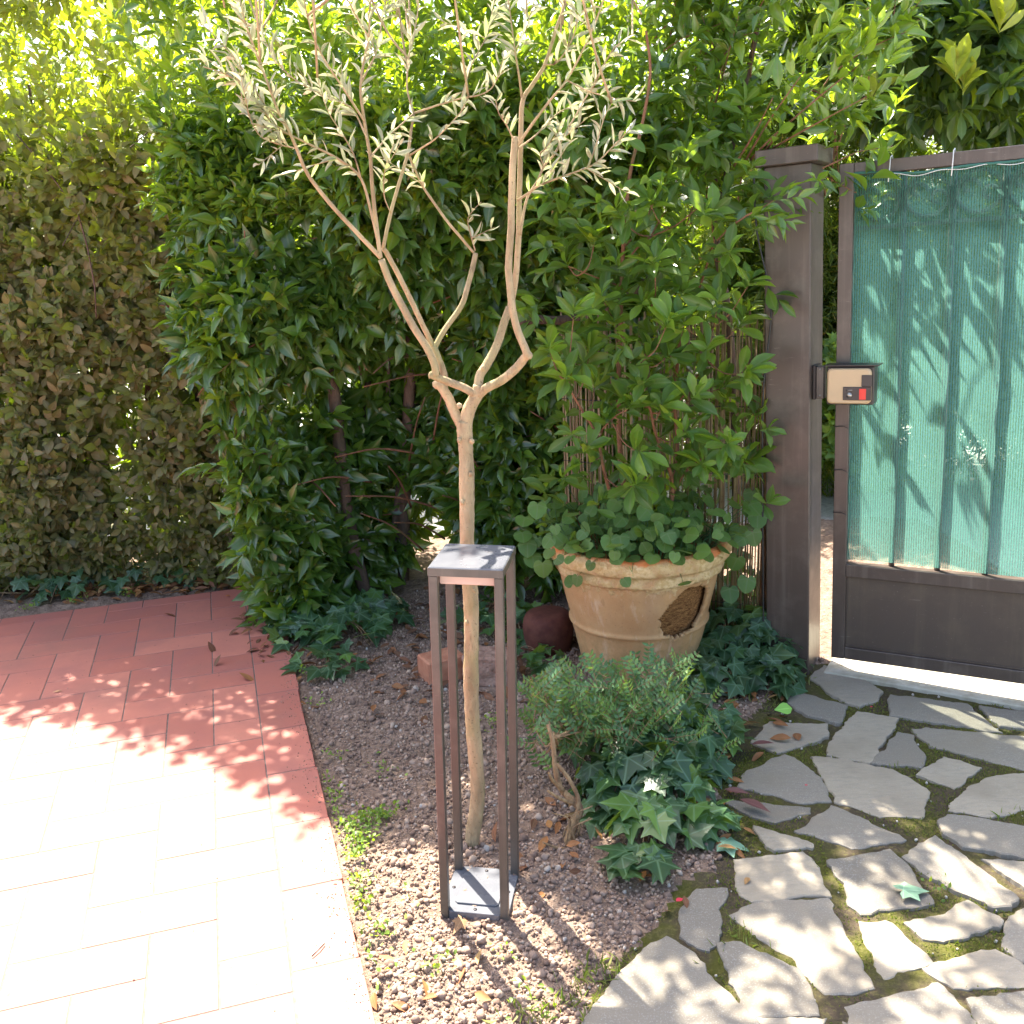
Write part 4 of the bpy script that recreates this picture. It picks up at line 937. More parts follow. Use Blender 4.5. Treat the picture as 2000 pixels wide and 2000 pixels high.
twig_leaves(LV, np.stack([X, Y, Z], -1), rng.normal(0, .5, (k, 3)) + np.array([0, -.5, .3]), .08, 6, .088, .034, 1.0, (0, -.4, .8), (0, .6), 0, .5)
LV.build('foliage', T_SPOON, MT['photinia'], rt, np.array(rt.location))
o_ = st.build('stems', MT['twig'], rt); o_.location = -rt.location
tag(rt, 'leafy green shrub with reddish stems growing out of the terracotta pot', 'shrub')

rt = empty('violet_plant', PC + (0, 0, .47)); LV = Leaves(); st = MB()
for i in range(430):
    a = random.uniform(0, 2 * PI); r = .29 * math.sqrt(random.random()); c_ = PC + np.array([r * math.cos(a), r * math.sin(a), .47])
    out = np.array([math.cos(a), math.sin(a), 0]); h = random.uniform(.03, .20) * (1.1 - .6 * r / .29 * random.random())
    p = c_ + out * random.uniform(.0, .14) * (1 if r > .15 else .4) + np.array([0, 0, h])
    if r > .2 and random.random() < .2: p[2] -= random.uniform(.03, .12)
    if p[2] < .5 and np.hypot(*(p - PC)[:2]) < .315: p[2] = .515
    L = random.uniform(.036, .062); n = out * .5 + np.array([0, -.45, .85]) + rng.normal(0, .25, 3); d = out * .5 + np.array([0, -.25, -.2]) + rng.normal(0, .55, 3)
    LV.add(p, d, n, L, L * .95, random.random()); st.tube([c_ - np.array([0, 0, .02]), (c_ + p) / 2 + np.array([0, 0, .02]), p], .0011, 4, cap=False)
for px, py in ((1480, 1005), (1470, 1040), (1465, 985), (1440, 1090), (1460, 1130), (1425, 1150), (1030, 1060), (1025, 1010), (1040, 1085), (1060, 1100), (1470, 960), (1445, 1030), (1050, 985), (1020, 1040)):
    p = aty(px, py, 3.3 + random.uniform(-.05, .1)); LV.add(p, np.array([0, -.4, -.6]) + rng.normal(0, .3, 3), np.array([0, -.7, .6]), .065, .062, random.random()); st.tube([PC + np.array([(p - PC)[0] * .6, 0, .48]), p], .0011, 4, cap=False)
LV.build('foliage', T_HEART, MT['violet'], rt, np.array(rt.location)); o_ = st.build('stems', MT['leaflet'], rt); o_.location = -rt.location
tag(rt, 'low clump of round heart shaped leaves spilling over the rim of the terracotta pot', 'plant')

# ================================================================== IVY, SMALL SHRUB, GROUND PLANTS
def ivy_plant(name, label, spots, n, lmin, lmax, tint, hfun=None, stemn=20):
    """spots: list of (x, y, rx, ry, height)"""
    o0 = np.array([np.mean([s[0] for s in spots]), np.mean([s[1] for s in spots]), 0]); rt = empty(name, o0); LV = Leaves(); st = MB()
    wt = np.array([s[2] * s[3] for s in spots]); wt = wt / wt.sum()
    for i in range(n):
        s = spots[rng.choice(len(spots), p=wt)]; a = random.uniform(0, 2 * PI); r = math.sqrt(random.random()) * 1.0
        dx, dy = r * math.cos(a), r * math.sin(a); hh = s[4] * max(0, 1 - r * r) ** .7
        z = .012 + hh * random.uniform(.55, 1.0) + random.uniform(0, .025)
        p = np.array([s[0] + dx * s[2], s[1] + dy * s[3], z]); sl = np.array([dx / s[2], dy / s[3], 0]) * s[4] * .9
        nn = sl + np.array([0, -.25, 1.0]) + rng.normal(0, .28, 3); d = np.array([dx, dy - .6, -.35 * (s[4] > .08)]) + rng.normal(0, .45, 3)
        L = random.uniform(lmin, lmax); LV.add(p, d, nn, L, L * random.uniform(.95, 1.2), tint[0] + (tint[1] - tint[0]) * random.random())
    for i in range(stemn):
        s = spots[rng.choice(len(spots), p=wt)]; a = random.uniform(0, 2 * PI)
        P = [np.array([o0[0], o0[1], .004]), np.array([s[0], s[1], s[4] * .5 + .01]), np.array([s[0] + .5 * s[2] * math.cos(a), s[1] + .5 * s[3] * math.sin(a), s[4] * .55 + .01]), np.array([s[0] + s[2] * math.cos(a), s[1] + s[3] * math.sin(a), .01])]
        st.tube(smooth_path(P, 4), .0016, 4)
    LV.build('foliage', T_IVY, MT['ivy'], rt, o0); o_ = st.build('stems', MT['dry_stem'], rt); o_.location = -Vector(o0); tag(rt, label, 'ivy'); return rt
def G(px, py): return gp(px, py)[:2]
def spots(*q): return [(*G(px, py), rx, ry, h) for px, py, rx, ry, h in q]
ivy_plant('ivy_plant', 'green ivy patch on the soil beside the corner of the red paving', spots((600, 1250, .14, .2, .06), (680, 1240, .16, .2, .09), (640, 1310, .13, .1, .04), (740, 1210, .12, .2, .1), (560, 1225, .07, .12, .05)), 170, .05, .085, (0, .9))
ivy_plant('ivy_plant', 'dark ivy mound between the terracotta pot and the gate post', spots((1420, 1290, .17, .2, .20), (1480, 1300, .15, .16, .20), (1500, 1340, .11, .1, .10), (1400, 1350, .14, .12, .10), (1440, 1240, .2, .15, .34)), 330, .05, .085, (0, .72))
ivy_plant('ivy_plant', 'ivy creeping along the foot of the clipped hedge', spots((40, 1170, .25, .12, .12), (140, 1165, .22, .12, .14), (250, 1150, .2, .1, .12), (350, 1140, .2, .1, .1), (-80, 1180, .2, .1, .1)), 90, .045, .08, (0, .8))
ivy_plant('ivy_plant', 'sparse ivy on the ground between the olive trunk and the terracotta pot', spots((1050, 1290, .1, .14, .06), (1080, 1330, .08, .08, .04), (1010, 1230, .1, .2, .08), (960, 1215, .2, .2, .08)), 85, .04, .07, (.1, .9))
ivy_plant('ivy_plant', 'glossy ivy mound with large leaves beside the flagstones in front of the pot', spots((1240, 1560, .13, .16, .16), (1300, 1570, .13, .14, .15), (1330, 1500, .12, .14, .17), (1270, 1650, .11, .09, .10), (1370, 1620, .09, .07, .06), (1250, 1710, .07, .05, .04), (1380, 1450, .12, .12, .12), (1190, 1490, .12, .17, .22), (1290, 1480, .14, .16, .22), (1170, 1580, .06, .1, .1)), 470, .045, .088, (.15, .93))

# dwarf shrub with bare woody base and fine pinnate leaves
SB = gp(1120, 1655); rt = empty('dwarf_shrub', SB); st = MB(); LV = Leaves()
def dst(pts, ra, rb, ya, yb=None):
    P = np.array(pxpath(pts, ya, yb)); Qp = smooth_path(np.hstack([P, np.linspace(ra, rb, len(P))[:, None]]), 5); st.tube(Qp[:, :3], list(Qp[:, 3]), 8, wob=.22); return Qp
dst([(1115, 1668), (1112, 1640), (1120, 1610), (1132, 1580), (1115, 1560), (1095, 1540), (1085, 1500), (1080, 1450), (1070, 1415)], .014, .005, 2.25, 2.36)
dst([(1130, 1585), (1128, 1555), (1110, 1520), (1088, 1492)], .006, .005, 2.27, 2.3)
dst([(1120, 1570), (1095, 1560), (1070, 1545)], .005, .003, 2.26, 2.2); dst([(1100, 1545), (1080, 1525), (1072, 1510)], .005, .004, 2.28, 2.24)
dst([(1110, 1660), (1085, 1655), (1060, 1645)], .005, .002, 2.24, 2.22); dst([(1122, 1640), (1150, 1625), (1190, 1610)], .006, .003, 2.27, 2.35)
dst([(1125, 1645), (1165, 1660), (1195, 1690), (1215, 1730), (1220, 1765)], .005, .0035, 2.26, 2.07); dst([(1112, 1665), (1105, 1690), (1150, 1705), (1140, 1670)], .0025, .002, 2.22, 2.2)
for _ in range(7):
    a = random.uniform(1090, 1150); dst([(a, random.uniform(1640, 1680)), (a + random.uniform(-20, 20), random.uniform(1600, 1640)), (a + random.uniform(-25, 25), random.uniform(1560, 1610))], .003, .0015, 2.25 + random.uniform(-.02, .03))
sprigs = []
for i in range(430):
    px, py = random.gauss(1205, 85), random.gauss(1405, 36)
    if i % 6 == 0: px, py = random.uniform(1040, 1120), random.uniform(1330, 1460)
    if i % 11 == 0: px, py = random.uniform(1120, 1330), random.uniform(1300, 1360)
    px = min(max(px, 1045), 1410); sprigs.append(aty(px, py, 2.42 + .32 * random.random() + .0006 * (1400 - py)))
for p in sprigs:
    d = nrm(np.array([random.uniform(-.8, .8), random.uniform(-.6, .3), random.uniform(.2, 1)])); L = random.uniform(.05, .10); side = nrm(np.cross(d, np.array([0, -.5, 1]))); up = np.cross(side, d)
    st.tube([p - d * .03, p + d * L], [.0011, .0006], 4, cap=False, tint=.5); tt = random.random()
    for k in range(int(L / .0135)):
        q = p + d * (k * .0135 + .01)
        for sg in (1, -1): LV.add(q, side * sg + d * .5, up + rng.normal(0, .3, 3), random.uniform(.015, .023), random.uniform(.0075, .0105), np.clip(tt + random.uniform(-.2, .2), 0, 1))
for p in sprigs[::24]:
    st.tube(smooth_path([aty(1085, 1440, 2.36), (p + aty(1085, 1440, 2.36)) / 2 + np.array([0, 0, -.04]), p], 4), list(np.linspace(.0035, .001, 9)), 5)
LV.build('foliage', T_TINY, MT['leaflet'], rt, SB); o_ = st.build('woody_stems', MT['dry_stem'], rt); o_.location = -rt.location
tag(rt, 'dwarf shrub with fine feathery leaves and a bare twisted woody base', 'shrub')

# broken blocks and an overturned pot behind the trunk
def lump(name, c, sx, sy, sz, mat, rz, label, cat, hollow=False):
    mb = MB(); nn = 14; V = []; 
    rt = empty(name, c, (0, 0, rz))
    mb.box(-sx, sx, -sy, sy, 0, sz, .006); o = fix_normals(mb.build('block_body', mat, rt, False))
    sd = o.modifiers.new('sub', 'SUBSURF'); sd.subdivision_type = 'SIMPLE'; sd.levels = sd.render_levels = 4
    tx = bpy.data.textures.new('rough', 'CLOUDS'); tx.noise_scale = .04; dm = o.modifiers.new('rough', 'DISPLACE'); dm.texture = tx; dm.strength = .022 if not hollow else .006; dm.texture_coords = 'LOCAL'
    tag(rt, label, cat); return rt
p = gp(862, 1335); lump('clay_block', (p[0], p[1] + .06, -.01), .075, .055, .10, MT['brick'], .5, 'terracotta coloured block half hidden behind the left legs of the lantern', 'block', True)
p = gp(955, 1345); lump('rubble_block', (p[0], p[1] + .09, -.01), .085, .06, .115, MT['rubble'], -.2, 'rough crumbling lump of rubble behind the right legs of the lantern', 'block')
mb = MB(); pr2 = smooth_path(np.array([(.001, .16), (.07, .155), (.095, .13), (.10, .08), (.09, .02), (.085, -.02)]), 4)
V2 = [(r_ * math.cos(a), r_ * math.sin(a), z_) for r_, z_ in pr2 for a in np.linspace(0, 2 * PI, 32, endpoint=False)]
mb.add(V2, [(i * 32 + k, i * 32 + (k + 1) % 32, (i + 1) * 32 + (k + 1) % 32, (i + 1) * 32 + k) for i in range(len(pr2) - 1) for k in range(32)])
p = gp(1075, 1290); o = fix_normals(mb.build('overturned_pot', MT['dark_red'])); o.location = (p[0], p[1] + .12, 0); tag(o, 'dark red rounded pot lying in the shade left of the big terracotta pot', 'pot')

# ================================================================== SOIL COVER
import bmesh
def ico(sub, seed):
    bm = bmesh.new(); bmesh.ops.create_icosphere(bm, subdivisions=sub, radius=1); bm.verts.ensure_lookup_table()
    V = np.array([v.co[:] for v in bm.verts]); Fc = np.array([[v.index for v in f.verts] for f in bm.faces]); bm.free()
    V = V * (1 + 1.5 * (fbm(V * 1.5 + seed * 9, 3) - .5))[:, None] * np.array([1, .85, .72]); return V, Fc
ICO = [ico(2, s) for s in range(6)]
def rocks(name, P, R, mat, tint, templates=ICO):
    Vs, Fs, Ts, b = [], [], [], 0; k = len(P); which = rng.integers(0, len(templates), k)
    for w_, (TV, TF) in enumerate(templates):
        ii = np.where(which == w_)[0]
        if not len(ii): continue
        q = nrm(rng.normal(size=(len(ii), 4))); a, b1, c1, d1 = q.T
        Rm = np.stack([np.stack([1 - 2 * (c1 * c1 + d1 * d1), 2 * (b1 * c1 - a * d1), 2 * (b1 * d1 + a * c1)], -1), np.stack([2 * (b1 * c1 + a * d1), 1 - 2 * (b1 * b1 + d1 * d1), 2 * (c1 * d1 - a * b1)], -1), np.stack([2 * (b1 * d1 - a * c1), 2 * (c1 * d1 + a * b1), 1 - 2 * (b1 * b1 + c1 * c1)], -1)], 1)
        V = np.einsum('nij,mj->nmi', Rm, TV) * R[ii][:, None, None] + P[ii][:, None]
        Vs.append(V.reshape(-1, 3)); Fs.append((TF[None] + (np.arange(len(ii)) * len(TV))[:, None, None] + b).reshape(-1, 3)); Ts.append(np.repeat(tint[ii], len(TV))); b += len(ii) * len(TV)
    o = link(name, raw_mesh(name, np.vstack(Vs), [np.vstack(Fs)], {'tint': np.concatenate(Ts)}), mat, None, False); tag(o, kind='stuff'); return o
n = 40000
X = rng.uniform(-1.2, 1.15, n * 3); Y = 1.45 + 2.9 * rng.random(n * 3) ** 1.7; s_ = X * PU[0] + Y * PU[1]
ok = (s_ > .172) & ~in_poly(np.stack([X, Y], -1), path_poly) & (Y < 4.3); X, Y = X[ok][:n], Y[ok][:n]
R = np.clip(rng.lognormal(-5.75, .5, len(X)), .0015, .013); Z = soil_h(X, Y) + R * .25
o = rocks('soil_clods', np.stack([X, Y, Z], -1), R, MT['clod'], rng.random(len(X)) * .97); tag(o, 'loose crumbly brown soil clods covering the bed', 'soil')
n = 900; t2 = rng.uniform(1.5, 4.55, n); s2 = .165 - np.abs(rng.normal(0, .035, n)); s2[::7] -= rng.uniform(0, 1.2, len(s2[::7])); R = rng.uniform(.0007, .0022, n)
o = rocks('crumbs', np.stack([s2 * PU[0] + t2 * PV[0], s2 * PU[1] + t2 * PV[1], top + R * .5], -1), R, MT['clod'], rng.random(n) * .9); tag(o, 'crumbs of soil spilt over the border of the red paving', 'soil')
n = 230; X = rng.uniform(.1, 1.7, n); Y = rng.uniform(1.6, 3.1, n)
onst = np.zeros(n, bool)
for P in stone_polys: onst |= in_poly(np.stack([X, Y], -1), P)
ok = in_poly(np.stack([X + .05, Y], -1), path_poly) & ~onst; X, Y = X[ok], Y[ok]; R = rng.uniform(.002, .0058, len(X))
o = rocks('pebbles', np.stack([X, Y, R * .5], -1), R, MT['pebble'], rng.random(len(X))); tag(o, 'small pale pebbles in the joints of the flagstones', 'pebbles')
# moss tufts and fine grass in the joints
def joint_pts(n, x0=.05, x1=1.75, y0=1.5, y1=3.0):
    X = rng.uniform(x0, x1, n); Y = rng.uniform(y0, y1, n); on = np.zeros(n, bool)
    for P in stone_polys: on |= in_poly(np.stack([X, Y], -1), P)
    ok = in_poly(np.stack([X, Y], -1), path_poly) & ~on; return X[ok], Y[ok]
X, Y = joint_pts(42000); cl = fbm(np.stack([X * 6, Y * 6, X * 0 + 3], -1), 3); ok = cl > .42; X, Y, cl = X[ok], Y[ok], cl[ok]; k = len(X)
LV = Leaves(); LV.add(np.stack([X, Y, rng.uniform(-.003, .003, k)], -1), rng.normal(0, .55, (k, 3)) + np.array([0, 0, .8]), rvec(k), rng.uniform(.004, .011, k), rng.uniform(.0018, .004, k), rng.random(k))
o = LV.build('moss', T_TINY, MT['moss']); tag(o, 'olive green moss filling the joints between flagstones', 'moss', kind='stuff')
LV = Leaves()
for px, py, m_ in ((1170, 1900, 60), (1130, 1960, 50), (1430, 1860, 30), (1500, 1380, 40), (1560, 1440, 35), (1740, 1490, 40), (1960, 1590, 40), (1440, 1820, 30), (1380, 1530, 40), (1040, 1990, 40), (1690, 1730, 20), (1600, 1330, 30), (1390, 1500, 30), (1840, 1445, 25)):
    c = gp(px, py); k = m_; o3 = rng.normal(0, .03, (k, 3)) * np.array([1, 1, 0]); o3 = o3[[not any(in_poly((c + q)[:2], P) for P in stone_polys) for q in o3]]; k = len(o3)
    if not k: continue
    LV.add(c + o3, rng.normal(0, .6, (k, 3)) + np.array([0, 0, .9]), rvec(k), rng.uniform(.015, .04, k), .0018, rng.random(k))
o = LV.build('grass', T_NARROW, MT['grass']); tag(o, 'fine dry grass blades along the edge of the flagstones', 'grass', kind='stuff')
# weeds along the paving edge
LV = Leaves(); cl = [(650, 1560, 26), (655, 1590, 20), (690, 1630, 70), (735, 1610, 60), (715, 1650, 50), (680, 1690, 60), (685, 1740, 50), (700, 1780, 50), (740, 1840, 26), (695, 1880, 20), (735, 1925, 14), (720, 1610, 40), (655, 1480, 14), (740, 1500, 10), (850, 1900, 12), (865, 1885, 10), (985, 1880, 8), (1030, 1950, 10), (1040, 1975, 14), (640, 1530, 10), (590, 1320, 30), (570, 1250, 30), (620, 1380, 12), (960, 1420, 26), (985, 1410, 16), (700, 1660, 40), (760, 1600, 30), (1838, 1742, 9), (760, 1510, 8), (800, 1785, 5), (150, 1180, 40), (250, 1165, 40), (60, 1195, 30)]
for px, py, m_ in cl:
    c = gp(px, py); k = int(m_ * 1.2); q = c + rng.normal(0, .022, (k, 3)) * np.array([1, 1, 0]); q = q[(q[:, 0] * PU[0] + q[:, 1] * PU[1] > .172) | (q[:, 1] > 4)]; k = len(q); q[:, 2] = soil_h(q[:, 0], q[:, 1]) + rng.uniform(.008, .035, k)
    LV.add(q, rng.normal(0, .7, (k, 3)) + np.array([0, 0, .25]), np.array([0, 0, 1]) + rng.normal(0, .4, (k, 3)), rng.uniform(.008, .017, k), rng.uniform(.006, .011, k), rng.random(k))
o = LV.build('weeds', T_SPOON, MT['weed']); tag(o, 'small bright green weeds along the edge of the red paving', 'weeds', kind='stuff')

# leaf litter
LV = Leaves()
def litter(px, py, sx, sy, k, zr=.02, t0=0, t1=1, L=.06):
    c = gp(px, py); q = c + rng.normal(0, 1, (k, 3)) * np.array([sx, sy, 0]); q[:, 2] = rng.uniform(.008, zr, k)
    LV.add(q, rng.normal(0, 1, (k, 3)) * np.array([1, 1, .25]), rng.normal(0, .35, (k, 3)) + np.array([0, 0, 1]), rng.uniform(.6, 1.2, k) * L, rng.uniform(.3, .45, k) * L, rng.uniform(t0, t1, k))
litter(440, 1130, .22, .09, 220, .07, .1, .85); litter(400, 1150, .18, .05, 60, .03, .2, .9); litter(520, 1205, .05, .16, 150, .05, 0, .55, .05); litter(540, 1260, .04, .1, 60, .03, 0, .6, .045); litter(330, 1150, .2, .06, 120, .04); litter(150, 1165, .4, .06, 120, .03); litter(470, 1090, .2, .1, 90, .05, .2, .9); litter(620, 1200, .3, .2, 70, .02, 0, .6)
litter(780, 1290, .25, .25, 70, .02, 0, .6); litter(1000, 1300, .2, .2, 50, .02, 0, .6); litter(900, 1250, .5, .3, 120, .02, 0, .7); litter(1450, 1385, .12, .12, 40, .02, 0, .9); litter(1200, 1690, .15, .1, 30, .02, .1, 1, .045); litter(1390, 1580, .06, .15, 30, .02, .6, 1, .04); litter(820, 1950, .12, .08, 16, .012, .5, 1, .045)
litter(1120, 1600, .12, .1, 14, .02, .3, .9)
o = LV.build('leaf_litter', T_OVATE, MT['litter']); tag(o, 'dry brown fallen leaves gathered under the hedges', 'leaf litter', kind='stuff')
# single leaves one can point at
def one_leaf(px, py, L, wd, tint, rz, T, mat, label, name='fallen_leaf', z=.028, nrmv=(0, 0, 1)):
    c = gp(px, py, z); LV = Leaves(); LV.add(np.zeros((1, 3)), np.array([[math.cos(rz), math.sin(rz), .05]]), np.array([nrmv]), L, wd, tint)
    o = LV.build(name, T, mat); o.location = c - np.array([math.cos(rz), math.sin(rz), 0]) * L / 2; tag(o, label, 'leaf', 'single fallen leaves'); return o
def flat_leaf(name, c1, c2):
    m, n, out = new_mat(name); o = objco(n); c = mixc(n, noise(n, 40, 4, .6, o), c1, c2); rb = attr(n, 'rib'); c = mixc(n, mathn(n, 'MULTIPLY', ramp(n, rb, [(.85, (0, 0, 0)), (1, (1, 1, 1))]), .4), c, tuple(min(1, x * 1.8 + .03) for x in c2)); pbr(n, out, c, .55); return m
PUR = flat_leaf('purple_leaf', (.09, .03, .03), (.14, .055, .05)); ORG = flat_leaf('orange_leaf', (.42, .14, .02), (.55, .22, .03)); PAL = flat_leaf('pale_ivy_leaf', (.16, .28, .17), (.22, .35, .22)); BRN = flat_leaf('brown_leaf', (.22, .11, .05), (.32, .18, .09))
one_leaf(1475, 1572, .095, .032, 0, -.75, T_LAUREL, PUR, 'dark purple dry leaf lying across a flagstone near the ivy mound', nrmv=(.2, -.2, 1))
one_leaf(1440, 1545, .07, .022, 0, -.35, T_LAUREL, PUR, 'narrow purple dry leaf beside the moss left of the purple leaf on the stone', z=.02, nrmv=(-.2, -.2, 1))
one_leaf(1440, 1646, .075, .075, .5, -.15, T_IVY, PAL, 'pale green fallen ivy leaf at the edge of the flagstones', z=.022)
one_leaf(1790, 1735, .065, .06, .5, .1, T_IVY, PAL, 'grey green crumpled leaf at the right corner of a middle flagstone', z=.024)
one_leaf(1420, 1478, .07, .028, 0, .9, T_OVATE, BRN, 'brown dry leaf standing between the ivy mound and the flagstones', z=.03, nrmv=(-.6, -.6, .5))
one_leaf(1490, 1451, .075, .024, 0, .2, T_OVATE, PUR, 'thin reddish brown leaf on the upper left flagstone', z=.026)
one_leaf(895, 1808, .045, .03, 0, -1.9, T_IVY, BRN, 'tan dry leaf leaning on the front of the lantern base', z=.02, nrmv=(.1, -.7, .7))
one_leaf(1430, 1390, .05, .042, 0, 1.2, T_OVATE, ORG, 'orange leaf on the soil below the dark ivy mound', z=.03, nrmv=(0, -.6, .6))
one_leaf(1530, 1385, .06, .045, 0, .1, T_SPOON, flat_leaf('fresh_leaf', (.16, .34, .05), (.2, .4, .07)), 'fresh light green leaf on the first flagstone by the gate post', z=.04, nrmv=(0, -.5, .8))
one_leaf(112, 1350, .03, .014, 0, .5, T_OVATE, BRN, 'tiny yellow brown leaf on the shaded red paving', z=.026)
one_leaf(445, 1163, .022, .014, 0, .5, T_OVATE, ORG, 'small orange leaf on the back edge of the red paving', z=.03)
one_leaf(872, 1312, .05, .04, 0, 1.4, T_OVATE, ORG, 'bright orange leaf standing against the clay block', z=.03, nrmv=(0, -.9, .3))
one_leaf(1345, 1393, .04, .03, 0, 1.2, T_OVATE, BRN, 'pale curled leaf at the soil edge between pot and flagstones', z=.03, nrmv=(0, -.5, .7))
for px, py, lab in ((1327, 1757, 'dark red petal on the soil beside the left flagstones'), (1575, 1533, 'tiny red petal on a shaded middle flagstone'), (1702, 1380, 'small red petal in the pebbly joint near the threshold')):
    o = one_leaf(px, py, .02 if px < 1400 else .011, .014 if px < 1400 else .008, 0, .6, T_OVATE, MT['petal'], lab, 'petal', .03); o['category'] = 'petal'; o['group'] = 'red petals on the ground'
mb = MB(); a, b = gp(609, 1868, top + .004), gp(634, 1843, top + .004); mb.tube([a, (a + b) / 2 + np.array([.002, 0, .002]), b], .0016, 6); o = mb.build('twig', MT['cable']); tag(o, 'short dark twig on the sunlit paving near its right edge', 'twig')

# ================================================================== REED SCREEN, CABLE
rs = empty('reed_screen', C0); mb = MB(); fs = -WP - .012; P0 = C0 + GD * fs - GN * .09
Ls = .86; n = int(Ls / .0085)
for i in range(n):
    if random.random() < .10: continue
    p = P0 - GD * (i * .0085 + random.uniform(-.002, .002)); h = 1.27 + random.uniform(-.05, .03); lx = random.uniform(-.012, .012); y_ = random.uniform(-.004, .004)
    b = p + GN * y_; b[2] = -.02; t_ = p + GN * (y_ + random.uniform(-.006, .006)) - GD * lx; t_[2] = h; mb.tube([b, (b + t_) / 2 + rng.normal(0, .0015, 3), t_], random.uniform(.0026, .0042), 5, tint=random.random())
o_ = mb.build('reeds', MT['reed'], rs); o_.location = -rs.location
mb = MB()
for z in (.2, .45, .7, .95, 1.2): 
    for yy in (.007, -.007): mb.tube([P0 + GN * yy + np.array([0, 0, z]), P0 - GD * Ls * .5 + GN * yy + np.array([0, 0, z - .01]), P0 - GD * Ls + GN * yy + np.array([0, 0, z])], .0011, 4)
o_ = mb.build('binding_wire', MT['cable'], rs); o_.location = -rs.location
mb = MB(); q = P0 - GD * .015 + GN * .014
for off in (0, .012, .022): mb.tube([q - GD * off + np.array([0, 0, -.03]), q - GD * (off + .004) + np.array([0, 0, .7]), q - GD * off + np.array([0, 0, 1.34 - off * 4])], .006, 6)
o_ = mb.build('end_canes', MT['twig'], rs); o_.location = -rs.location
tag(rs, 'reed screen fence running back from the gate post behind the pot', 'fence')
mb = MB(); q = C0 - GD * (WP + .008) + GN * .004; mb.tube(smooth_path([q + np.array([-.0, 0, .0]), q + np.array([-.018, 0, .5]), q + np.array([-.03, 0, 1.0]), q + np.array([-.012, 0, 1.3]), q + np.array([-.06, .02, 1.55]), q + np.array([-.075, .02, 1.74])], 8), .0032, 6)
o = mb.build('cable', MT['cable']); tag(o, 'thin black cable running up beside the left edge of the gate post', 'cable')

# ================================================================== BEYOND THE BOUNDARY
def cloud_tree(name, label, cat, loc, vols, k, T, mat, ll, lw, nl, tl, tint, trunk=None, upb=(0, 0, 1), out=None, spread=1.0, jit=.5, extra=()):
    rt = empty(name, loc); LV = Leaves()
    for (cx, cy_, cz, rx, ry, rz, fr_) in vols:
        n = int(k * fr_); d = rvec(n); r = rng.random(n) ** .45; B = np.array([cx, cy_, cz]) + d * r[:, None] * np.array([rx, ry, rz])
        keep = fbm(B * 2.2 + 3, 3) > .40; B = B[keep]; d = d[keep]
        D = d + rng.normal(0, .5, (len(B), 3)) + (np.array(out) if out is not None else np.array([0, 0, .3]))
        twig_leaves(LV, B, D, rng.uniform(.6, 1.3, len(B)) * tl, nl, ll, lw, spread, upb, tint, 0, jit)
    for ex in extra: twig_leaves(LV, np.array([ex]), np.array([[-.1, -.25, 1.0]]), .07, 10, .15, .05, .62, (0, -.4, .8), (.94, 1), 0, .4)
    LV.build('crown', T, mat, rt, np.array(loc, float))
    for P, ra, rb in (trunk or []):
        Q_ = smooth_path(np.array(P, float), 5); bb = 'bamboo' in name
        o_ = MB().tube(Q_, list(np.linspace(ra, rb, len(Q_))), 8, wob=.06).build('culm' if bb else 'trunk', MT['culm' if bb else 'laurel_bark'], rt); o_.location = -rt.location
    tag(rt, label, cat); return rt
mv = [(*aty(px, py, Y), rx, ry, rz, f) for px, py, Y, rx, ry, rz, f in ((1870, 90, 4.9, .6, .5, .42, .8), (1990, 40, 5.1, .6, .6, .55, .8), (1740, 60, 5.3, .5, .5, .4, .6), (1850, -120, 5.2, .9, .7, .4, .6), (1640, 40, 5.8, .5, .5, .5, .5), (2150, 150, 5.2, .6, .6, .7, .5))]
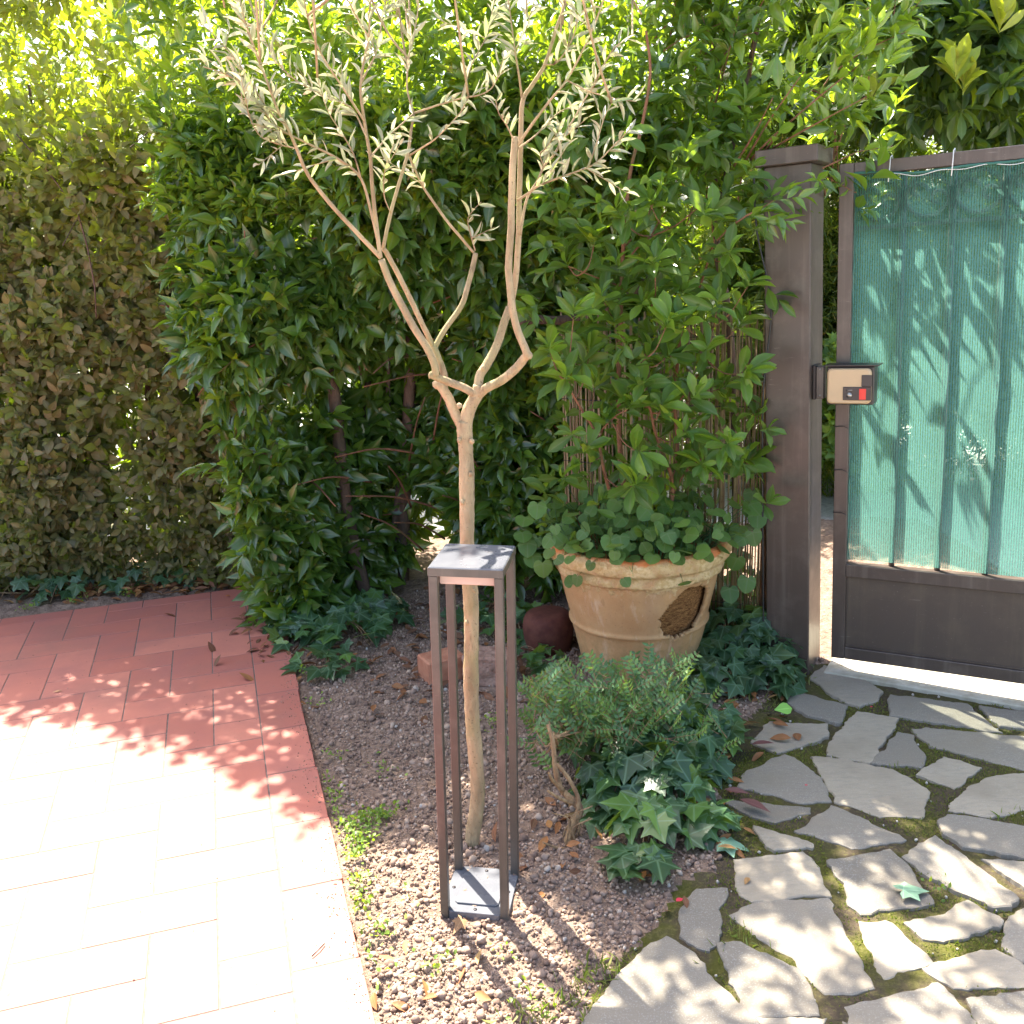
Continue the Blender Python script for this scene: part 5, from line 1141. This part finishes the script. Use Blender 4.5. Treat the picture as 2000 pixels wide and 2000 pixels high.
cloud_tree('magnolia_tree', 'dark glossy large leaved tree overhanging behind the gate', 'tree', (3.3, 5.6, 0), mv, 600, T_SPOON, MT['magnolia'], .135, .047, 8, .09, (0, .9), [([(3.3, 5.6, -.1), (3.2, 5.6, 1.5), (2.9, 5.5, 2.4), (2.6, 5.4, 3.3)], .09, .03), ([(3.1, 5.55, 2.0), (2.5, 5.3, 2.4), (2.0, 5.2, 2.7)], .035, .012)], (0, -.3, .9), extra=[aty(1865, 165, 4.35), aty(1950, 75, 4.35), aty(1880, 190, 4.4), aty(1700, 210, 4.6)])
bamboo_culms = [([(x, y, -.1), (x + random.uniform(-.05, .05), y, 1.2), (x + random.uniform(-.15, .15), y - .05, 2.2)], .012, .005) for x, y in [(1.4 + .26 * i, 6.3 + random.uniform(-.1, .25)) for i in range(16)]]
cloud_tree('bamboo_hedge', 'fine leaved bamboo hedge across the lane behind the gate', 'hedge', (2.8, 6.2, 0), [(1.3 + .45 * i, 6.15, 1.75, .5, .45, 1.05, .26) for i in range(9)] + [(1.3 + .45 * i, 6.1, .7, .5, .45, .75, .2) for i in range(9)] + [(1.5 + .45 * i, 6.35, 1.1, .5, .4, .6, .2) for i in range(9)] + [(1.5 + .4 * i, 6.8, .75, .5, .35, .95, .3) for i in range(10)], 3800, T_NARROW, MT['bamboo'], .085, .0115, 9, .1, (0, 1), bamboo_culms, (0, -.6, .6), (0, -.4, -.2))
cloud_tree('hedge', 'sunlit leafy hedge across the lane seen through the gaps of the laurels', 'hedge', (-.8, 7.6, 0), [(-3.6 + .8 * i, 7.5, 1.7, .8, .6, 1.9, .2) for i in range(8)], 3000, T_OVATE, MT['bamboo'], .1, .05, 7, .14, (.2, 1), [([(x, 7.6, -.1), (x + .1, 7.6, 1.4)], .03, .01) for x in np.linspace(-3.6, 2, 9)], (0, -.4, .8))
cloud_tree('ivy_bush', 'bright ivy bush glimpsed in the gap between post and gate', 'bush', (1.95, 5.5, 0), [(2.0, 5.5, .62, .28, .3, .5, 1)], 230, T_IVY, MT['violet'], .07, .07, 6, .08, (.2, 1), [([(1.95, 5.5, -.1), (1.97, 5.5, .5)], .02, .008)], (0, -.5, .8))
